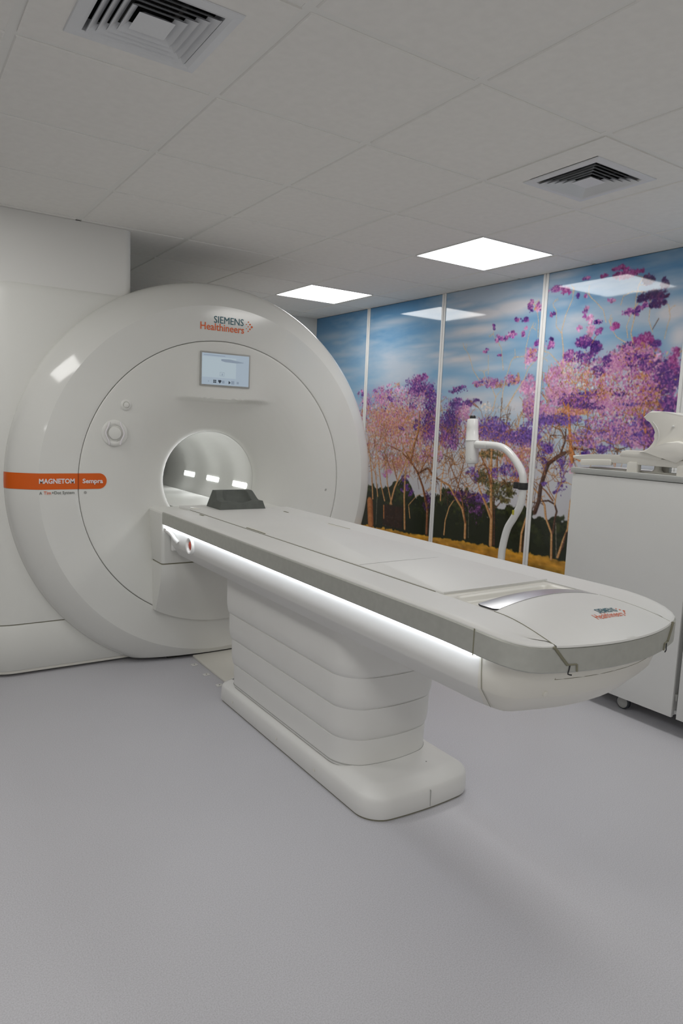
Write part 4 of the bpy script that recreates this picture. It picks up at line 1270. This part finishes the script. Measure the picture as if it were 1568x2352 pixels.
for j in range(nv):
    for i in range(nu):
        a = (j * (nu + 1) + i, j * (nu + 1) + i + 1, (j + 1) * (nu + 1) + i + 1, (j + 1) * (nu + 1) + i)
        F.append(a); F.append(tuple(n0 + t for t in a[::-1]))
for i in range(nu):
    F.append((i, n0 + i, n0 + i + 1, i + 1)); F.append((nv * (nu + 1) + i, nv * (nu + 1) + i + 1, n0 + nv * (nu + 1) + i + 1, n0 + nv * (nu + 1) + i))
mk('handle_bow', V, F, BRIGHTSILVER, tab, 60)
for s in (-1, 1):
    tube('seam', [(TX + s * (cap_half(-.862 - .2425 * v) - .0008), -.862 - .2425 * v, edge_z(-.862 - .2425 * v) + .0002) for v in (0.0, .2, .4, .6, .8, .98)], .0014, GAP, tab, 6)
# lettering on the end cap (follows the slope)
p0 = Vector(cap_point(.0, .66)); p1 = Vector(cap_point(.0, .42)); yd = (p1 - p0).normalized()
text('lettering', 'SIEMENS', .088, .025, p0 + Vector((.022, 0, .0042)) + yd * .028, (1, 0, 0), yd, TEAL, cap, bold=.01)
text('lettering', 'Healthineers', .130, .027, p0 + Vector((-.020, 0, .0040)), (1, 0, 0), yd, ORANGETXT, cap)
for dx, dy, r in ((.112, .032, .004), (.103, .041, .003), (.103, .023, .003), (.094, .049, .0026), (.094, .014, .0026)):
    lathe('logo_dot', [(r, 0), (r, .0012)], p0 + Vector((dx + .026, 0, .0035)) + yd * (dy * .9), Vector((1, 0, 0)).cross(yd), ORANGETXT, cap, 12)
def cap_height(x, y):
    v = .5
    for _ in range(4):
        u = max(-1, min(1, (x - TX) / (cap_half(-.862 - .2425 * v) - .0015))); yn = -1.1045 - .0475 * (1 - u * u); v = max(0, min(1, (y + .862) / (yn + .862)))
    return cap_point(u, v)[2]
for ch in cap.children:
    zs_ = [v.co.z for v in ch.data.vertices]
    for v in ch.data.vertices:
        top_ = (v.index % 2)
    me_ = ch.data; n_h = len(me_.vertices)
    base = {}
    for v in me_.vertices:
        k_ = (round(v.co.x, 4), round(v.co.y, 3)); base[k_] = min(base.get(k_, 9), v.co.z)
    for v in me_.vertices:
        v.co.z = cap_height(v.co.x, v.co.y) + (.0012 if me_.name.startswith('lettering') else .0012 + (v.co.z - min(zs_)) * .2)
    me_.update()
# hatch and screw caps on the end housing
def end_surface(x, z):
    """point of the end housing under the band at height z"""
    z = z + .0087
    d = np.interp(-z, [-.862, -.80, -.757], [.034, .037, .041]); qq = IN(d)
    for i in range(jl, jr):
        if (qq[i][0] - x) * (qq[i + 1][0] - x) <= 0 and qq[i][1] < -1.0:
            t = (x - qq[i][0]) / ((qq[i + 1][0] - qq[i][0]) or 1e-9)
            return qq[i][1] + t * (qq[i + 1][1] - qq[i][1]) + (.86 - z) * .25 * smooth01(-.85, -1.10, P2[i][1])
    return -1.05
for (xa, za), (xb, zb) in (((TX - .215, .835), (TX - .215, .802)), ((TX - .215, .802), (TX + .195, .802)), ((TX + .195, .802), (TX + .215, .835))):
    pts = []
    for k in range(13):
        t = k / 12; x = xa + (xb - xa) * t; z = za + (zb - za) * t; pts.append((x, end_surface(x, z) - .0007, z))
    tube('hatch_seam', pts, .0014, GAP, tab, 6, 1, False)
for x, z, r in ((TX - .27, .815, .010), (TX - .225, .757, .009), (TX + .24, .80, .010)):
    lathe('screw_cap', [(r, -.006), (r, .0022), (r * .85, .003)], (x, end_surface(x, z), z), (0, -1, -.2) if abs(x - TX) < .24 else (math.copysign(.35, x - TX), -1, -.2), CREAM, tab, 20)
# emergency stop and grip at the far left of the side panel
ex, ey, ez = TX - .405 + .036, 1.19, .800
estop = lathe('emergency_stop_ring', [(.028, -.004), (.030, .006), (.036, .011), (.043, .011), (.048, .006), (.050, -.004)], (ex, ey, ez), (-1, 0, 0), TABLEW, tab, 36)
estop['label'] = 'white ring around a recessed red stop button'
lathe('stop_button', [(.023, -.006), (.023, .001), (.019, .004), (.0, .0045)], (ex, ey, ez), (-1, 0, 0), REDP, estop, 28)
box('grip_mount', (ex - .034, 1.475, .824), (ex + .01, 1.515, .850), TABLEW, tab, .005)
tube('grip', [(ex - .024, 1.485, .836), (ex - .026, 1.43, .832), (ex - .024, 1.395, .822), (ex - .018, 1.378, .806), (ex - .004, 1.372, .788)], .0115, TABLEW, tab, 14)
# pedestal: stepped column
CX = .770
def coln(dx, y0, y1): return rrect(CX - .232 - dx, CX + .232 + dx, y0, y1, .10, .05, .045)
segs = [(.112, .222, 0.0), (.222, .352, .008), (.352, .484, .016), (.484, .700, .024)]
for k, (za, zb, d) in enumerate(segs):
    o_ = coln(d, -.112 - d, .93 + d * 2.2)
    lv = [(za, .015 if k else .0), (za + .004, .010 if k else 0), (za + .02, .005 if k else 0), (za + .045, .001), (za + .06, 0), (zb + .004, -.001)]
    stack('column_sleeve', o_, lv, TABLEW, tab, 60)
# foot
foot = rrect(CX - .257, CX + .278, -.338, 1.03, .095, .05, .022)
stack('pedestal_foot', foot, [(.008, .003), (.014, 0), (.072, .002), (.084, .006), (.092, .012), (.116, .052), (.120, .062), (.122, .075)], TABLEW, tab, 50)
stack('foot_gasket', inset(foot, .008), [(0, 0), (.010, 0)], GAP, tab)
stack('foot_seam', coln(.002, -.114, .932), [(.1205, 0), (.1235, .001)], GREYP, tab)
fy = -.338 - .022
box('foot_joint', (CX + .02, fy - .0012, .014), (CX + .022, fy + .01, .080), GREYP, tab)
for x, z in ((.045, .042), (.062, .030), (.075, .032), (.092, .036), (.10, .050)):
    lathe('scuff_hole', [(.003, 0), (.003, .0015)], (CX + x, fy + .006, z), (0, -1, 0), GREYPRINT, tab, 8)
for y in (.85, .38, .05):
    lathe('screw_cap', [(.007, 0), (.007, .001)], (CX - .2575, y, .045), (-1, 0, 0), CREAM, tab, 12)
lathe('screw_cap', [(.003, 0), (.003, .001)], (CX + .10, -.235, .1215), (0, 0, 1), GREYPRINT, tab, 8)

# floor cover between pedestal and scanner
plate = empty('floor_cover_plate', (.8, 1.3, 0), 'thin cream floor cover plate between pedestal foot and scanner ring', 'cover plate')
box('plate', (.635, 1.03, 0.0), (1.0, 1.70, .016), CREAM, plate, .004)
for y in (1.565, 1.38, 1.195):
    c = box('clip', (.575, y - .016, 0), (.612, y + .016, .004), TABLEW, plate, .0015)
    lathe('screw', [(.004, 0), (.004, .001)], (.594, y, .004), (0, 0, 1), GREYPRINT, c, 10)

# ================================================================== FOAM HEADREST
def headrest():
    x0, x1, y0, y1 = .690, .984, 1.455, 1.655
    nu, nv = 36, 26; V = []; F = []; zb = .9473
    def top(u, v):
        z = .046 + .052 * smooth01(.30, .74, v)
        d = ((u - .5) / .34) ** 2 + ((v - .50) / .44) ** 2
        z -= .062 * max(0, 1 - d) ** .7 * (.35 + .65 * smooth01(.1, .6, v))
        z -= .010 * math.exp(-((u - .5) / .17) ** 2) * (1 - smooth01(0, .3, v))
        z = max(z, .022)
        return z
    for j in range(nv + 1):
        for i in range(nu + 1):
            u, v = i / nu, j / nv; t = top(u, v)
            sl = .030 * (t / .1) ; x = x0 + sl + (x1 - x0 - 2 * sl) * u
            V.append((x, y0 + .012 + (y1 - y0 - .03) * v, zb + t))
    k0 = len(V)
    for j in range(nv + 1):
        for i in range(nu + 1):
            u, v = i / nu, j / nv; V.append((x0 + (x1 - x0) * u, y0 + (y1 - y0) * v, zb))
    W_ = nu + 1
    for j in range(nv):
        for i in range(nu):
            a = (j * W_ + i, j * W_ + i + 1, (j + 1) * W_ + i + 1, (j + 1) * W_ + i); F.append(a); F.append(tuple(k0 + t for t in a[::-1]))
    for i in range(nu):
        F.append((i, k0 + i, k0 + i + 1, i + 1)); F.append((nv * W_ + i, nv * W_ + i + 1, k0 + nv * W_ + i + 1, k0 + nv * W_ + i))
    for j in range(nv):
        F.append((j * W_, (j + 1) * W_, k0 + (j + 1) * W_, k0 + j * W_)); F.append((j * W_ + nu, k0 + j * W_ + nu, k0 + (j + 1) * W_ + nu, (j + 1) * W_ + nu))
    return mk('foam_headrest', V, F, FOAM, None, 38)
tag(headrest(), 'dark grey foam headrest with a hollow, lying on the table at the bore', 'headrest')

# ================================================================== CABINETS AND WORKTOP
CF = 2.30
def cabinet(ya, yb, label, handle):
    e = empty('storage_cabinet', (2.52, (ya + yb) / 2, 0), label, 'cabinet', 'white cabinets on castors under the worktop')
    box('carcass', (CF + .021, yb + .004, .092), (2.71, ya, 1.252), CABW, e, .002)
    box('front_panel', (CF, yb, .088), (CF + .018, ya, 1.249), CABW, e, .0015)
    for z in (.17, 1.10):
        box('hinge', (CF + .02, yb - .012, z), (CF + .05, yb + .006, z + .035), GREYP, e, .002)
    box('bottom_bracket', (CF + .03, yb - .018, .10), (CF + .10, yb + .004, .118), TRIMW, e, .002)
    for x in (2.385, 2.64):
        for y in (ya - .39 if x < 2.5 and handle else ya - .08, yb + .08):
            x_ = x; x = x if (x > 2.5 or y > yb + .1) else 2.56
            w = lathe('castor', [(.012, -.012), (.033, -.012), (.0385, -.009), (.0385, .009), (.033, .012), (.012, .012)], (x, y, .0387), (-1, 0, 0), RUBBER, e, 30)
            lathe('hub', [(.031, .0), (.031, .004), (.026, .006), (.0, .0065)], (x - .0105, y, .0387), (-1, 0, 0), GREYP, w, 24)
            box('fork', (x - .004, y - .022, .045), (x + .03, y + .022, .0925), RUBBER, w, .004)
            x = x_
    return e
cabinet(.288, -.420, 'white cabinet on castors behind the table end, below the coil', True)
cabinet(-.446, -1.15, 'white cabinet cut off by the right edge of the picture', False)
wt = empty('worktop', (2.51, -.4, 1.253), 'grey-edged white worktop lying across the cabinets', 'worktop')
box('board', (CF - .004, -1.16, 1.2525), (2.732, .300, 1.2818), CABEDGE, wt, .001)
box('laminate_surface', (CF - .003, -1.159, 1.2818), (2.731, .299, 1.2832), CABW, wt)

# ================================================================== COIL ON THE WORKTOP
coil = empty('head_coil', (2.40, -.1, 1.283), 'white plastic scanner head coil with a curved hood lying on the worktop', 'head coil')
ZC = 1.2833
extrude('base_plate', [(.318, ZC + .064), (.315, ZC + .050), (.27, ZC + .040), (-.50, ZC + .038), (-.52, ZC + .055), (-.50, ZC + .072), (.05, ZC + .083), (.20, ZC + .078)], 'x', 2.325, 2.465, COILW, coil, .006)
extrude('tongue', [(.252, ZC + .014), (.070, ZC + .026), (.066, ZC + .032), (.066, ZC + .052), (.072, ZC + .056), (.255, ZC + .046), (.262, ZC + .03)], 'x', 2.318, 2.345, COILW, coil, .004)
extrude('pad', [(.020, ZC + .083), (.008, ZC + .105), (-.02, ZC + .112), (-.09, ZC + .110), (-.20, ZC + .106), (-.225, ZC + .086), (-.22, ZC + .072), (.015, ZC + .078)], 'x', 2.322, 2.47, COILW, coil, .005)
extrude('side_wing', [(-.10, ZC + .106), (-.16, ZC + .128), (-.24, ZC + .158), (-.30, ZC + .170), (-.34, ZC + .160), (-.36, ZC + .10), (-.30, ZC + .06), (-.215, ZC + .085)], 'x', 2.312, 2.345, COILW, coil, .008, 3)
arcp = []
for k in range(15):
    a = math.radians(78 - 150 * k / 14); arcp.append((-.118 - .052 * math.cos(a) + .0, 0))
hood = []
for k in range(17):        # concave front edge, from the upper lip to the lower lip
    t = k / 16; z = ZC + .272 - .172 * t
    hood.append((-.116 - .082 * math.sin(PI * (.12 + .80 * t)) + .03, z))
prof = [(-.090, ZC + .283)] + hood + [(-.40, ZC + .10), (-.46, ZC + .14), (-.47, ZC + .22), (-.43, ZC + .262), (-.34, ZC + .288), (-.26, ZC + .302), (-.193, ZC + .308), (-.178, ZC + .315), (-.133, ZC + .315), (-.118, ZC + .306)]
hd = extrude('hood', prof, 'x', 2.335, 2.475, COILW, coil, .006, 3)
tube('hood_rim', [(y - .022, z) and (2.333, y - .022, z) for y, z in hood[1:-1]], .0022, CABW, hd, 8, 2)
lathe('latch', [(.006, 0), (.006, .003), (.004, .004)], (2.334, -.262, ZC + .24), (-1, 0, 0), CABW, hd, 16)
for y0, y1 in ((-.090, -.035), (-.36, -.31)):
    extrude('foot', [(y0, ZC), (y1, ZC), (y1, ZC + .045), (y1 - .012, ZC + .052), (y0, ZC + .052)], 'x', 2.318, 2.362, COILW, coil, .002)
box('foot', (2.43, -.20, ZC), (2.46, -.155, ZC + .04), COILW, coil, .002)
lathe('pivot', [(.03, 0), (.03, .006), (.018, .02), (.018, .04)], (2.40, -.16, ZC), (0, 0, 1), COILW, coil, 24)
extrude('cushion_sheet', [(.235, ZC), (-.44, ZC), (-.44, ZC + .008), (.235, ZC + .006)], 'x', 2.37, 2.47, CREAM, coil, .001)

# ================================================================== WHITE TUBE ARM WITH HAND UNIT
AX = 2.35
arm = empty('arm_stand', (AX, .82, 0), 'white bent tube arm with upright cylindrical head and black clamp behind the table', 'arm stand')
lathe('floor_base', [(.19, 0), (.19, .018), (.17, .032), (.05, .045), (.035, .07)], (AX, .82, 0), (0, 0, 1), INJW, arm, 40)
tube('bent_tube', [(AX, .820, .03), (AX, .822, .40), (AX, .822, .66), (AX, .817, .74), (AX, .790, .855), (AX, .742, .935), (AX, .703, 1.005), (AX, .690, 1.06), (AX, .686, 1.12), (AX, .688, 1.17), (AX, .706, 1.225), (AX, .757, 1.285), (AX, .825, 1.340), (AX, .885, 1.366), (AX, .95, 1.374), (AX, 1.03, 1.374)], .0232, INJW, arm, 24, 6)
lathe('sleeve', [(.0235, -.05), (.0262, -.048), (.0262, .052), (.0235, .054)], (AX, 1.055, 1.373), (0, 1, 0), INJW, arm, 28)
lathe('clamp', [(.024, -.021), (.029, -.021), (.030, -.019), (.030, .019), (.029, .021), (.024, .021)], (AX, .687, 1.137), (0, .02, 1), BLACK, arm, 28)
box('clamp_lug', (AX - .012, .705, 1.117), (AX + .012, .757, 1.157), BLACK, arm, .003)
hx, hy = AX, 1.150
tilt = Vector((0, .02, .31)).normalized()
hb = Vector((hx, hy - .008, 1.242))
head = lathe('cylindrical_head', [(.022, .0), (.037, .004), (.043, .014), (.0445, .03), (.0435, .10), (.0425, .155)], hb, tilt, INJW, arm, 36)
lathe('upper_housing', [(.0425, .153), (.0455, .155), (.045, .162), (.0415, .166), (.0385, .24), (.037, .288), (.033, .297), (.018, .30)], hb, tilt, INJW, arm, 36)
lathe('top_cap', [(.018, .30), (.0195, .302), (.019, .314), (.015, .320), (.0, .321)], hb, tilt, BLACK, arm, 24)
box('back_rail', (hx - .012, hy + .036, 1.39), (hx + .012, hy + .056, 1.52), INJW, arm, .005)
for dx, dz in ((-.022, .010), (-.028, .03)):
    lathe('port', [(.007, 0), (.007, .001)], hb + Vector((-.036 if dz > .02 else -.03, -.02, dz)), (-1, -.5, -.2 if dz > .02 else -1), GREYPRINT, head, 12)
box('sticker', (AX - .0245, .722, .955), (AX - .0205, .738, .985), YELLOW, arm, .001)

print('objects', len(bpy.data.objects), 'tris', sum(sum(len(p.vertices) - 2 for p in m.polygons) for m in bpy.data.meshes))
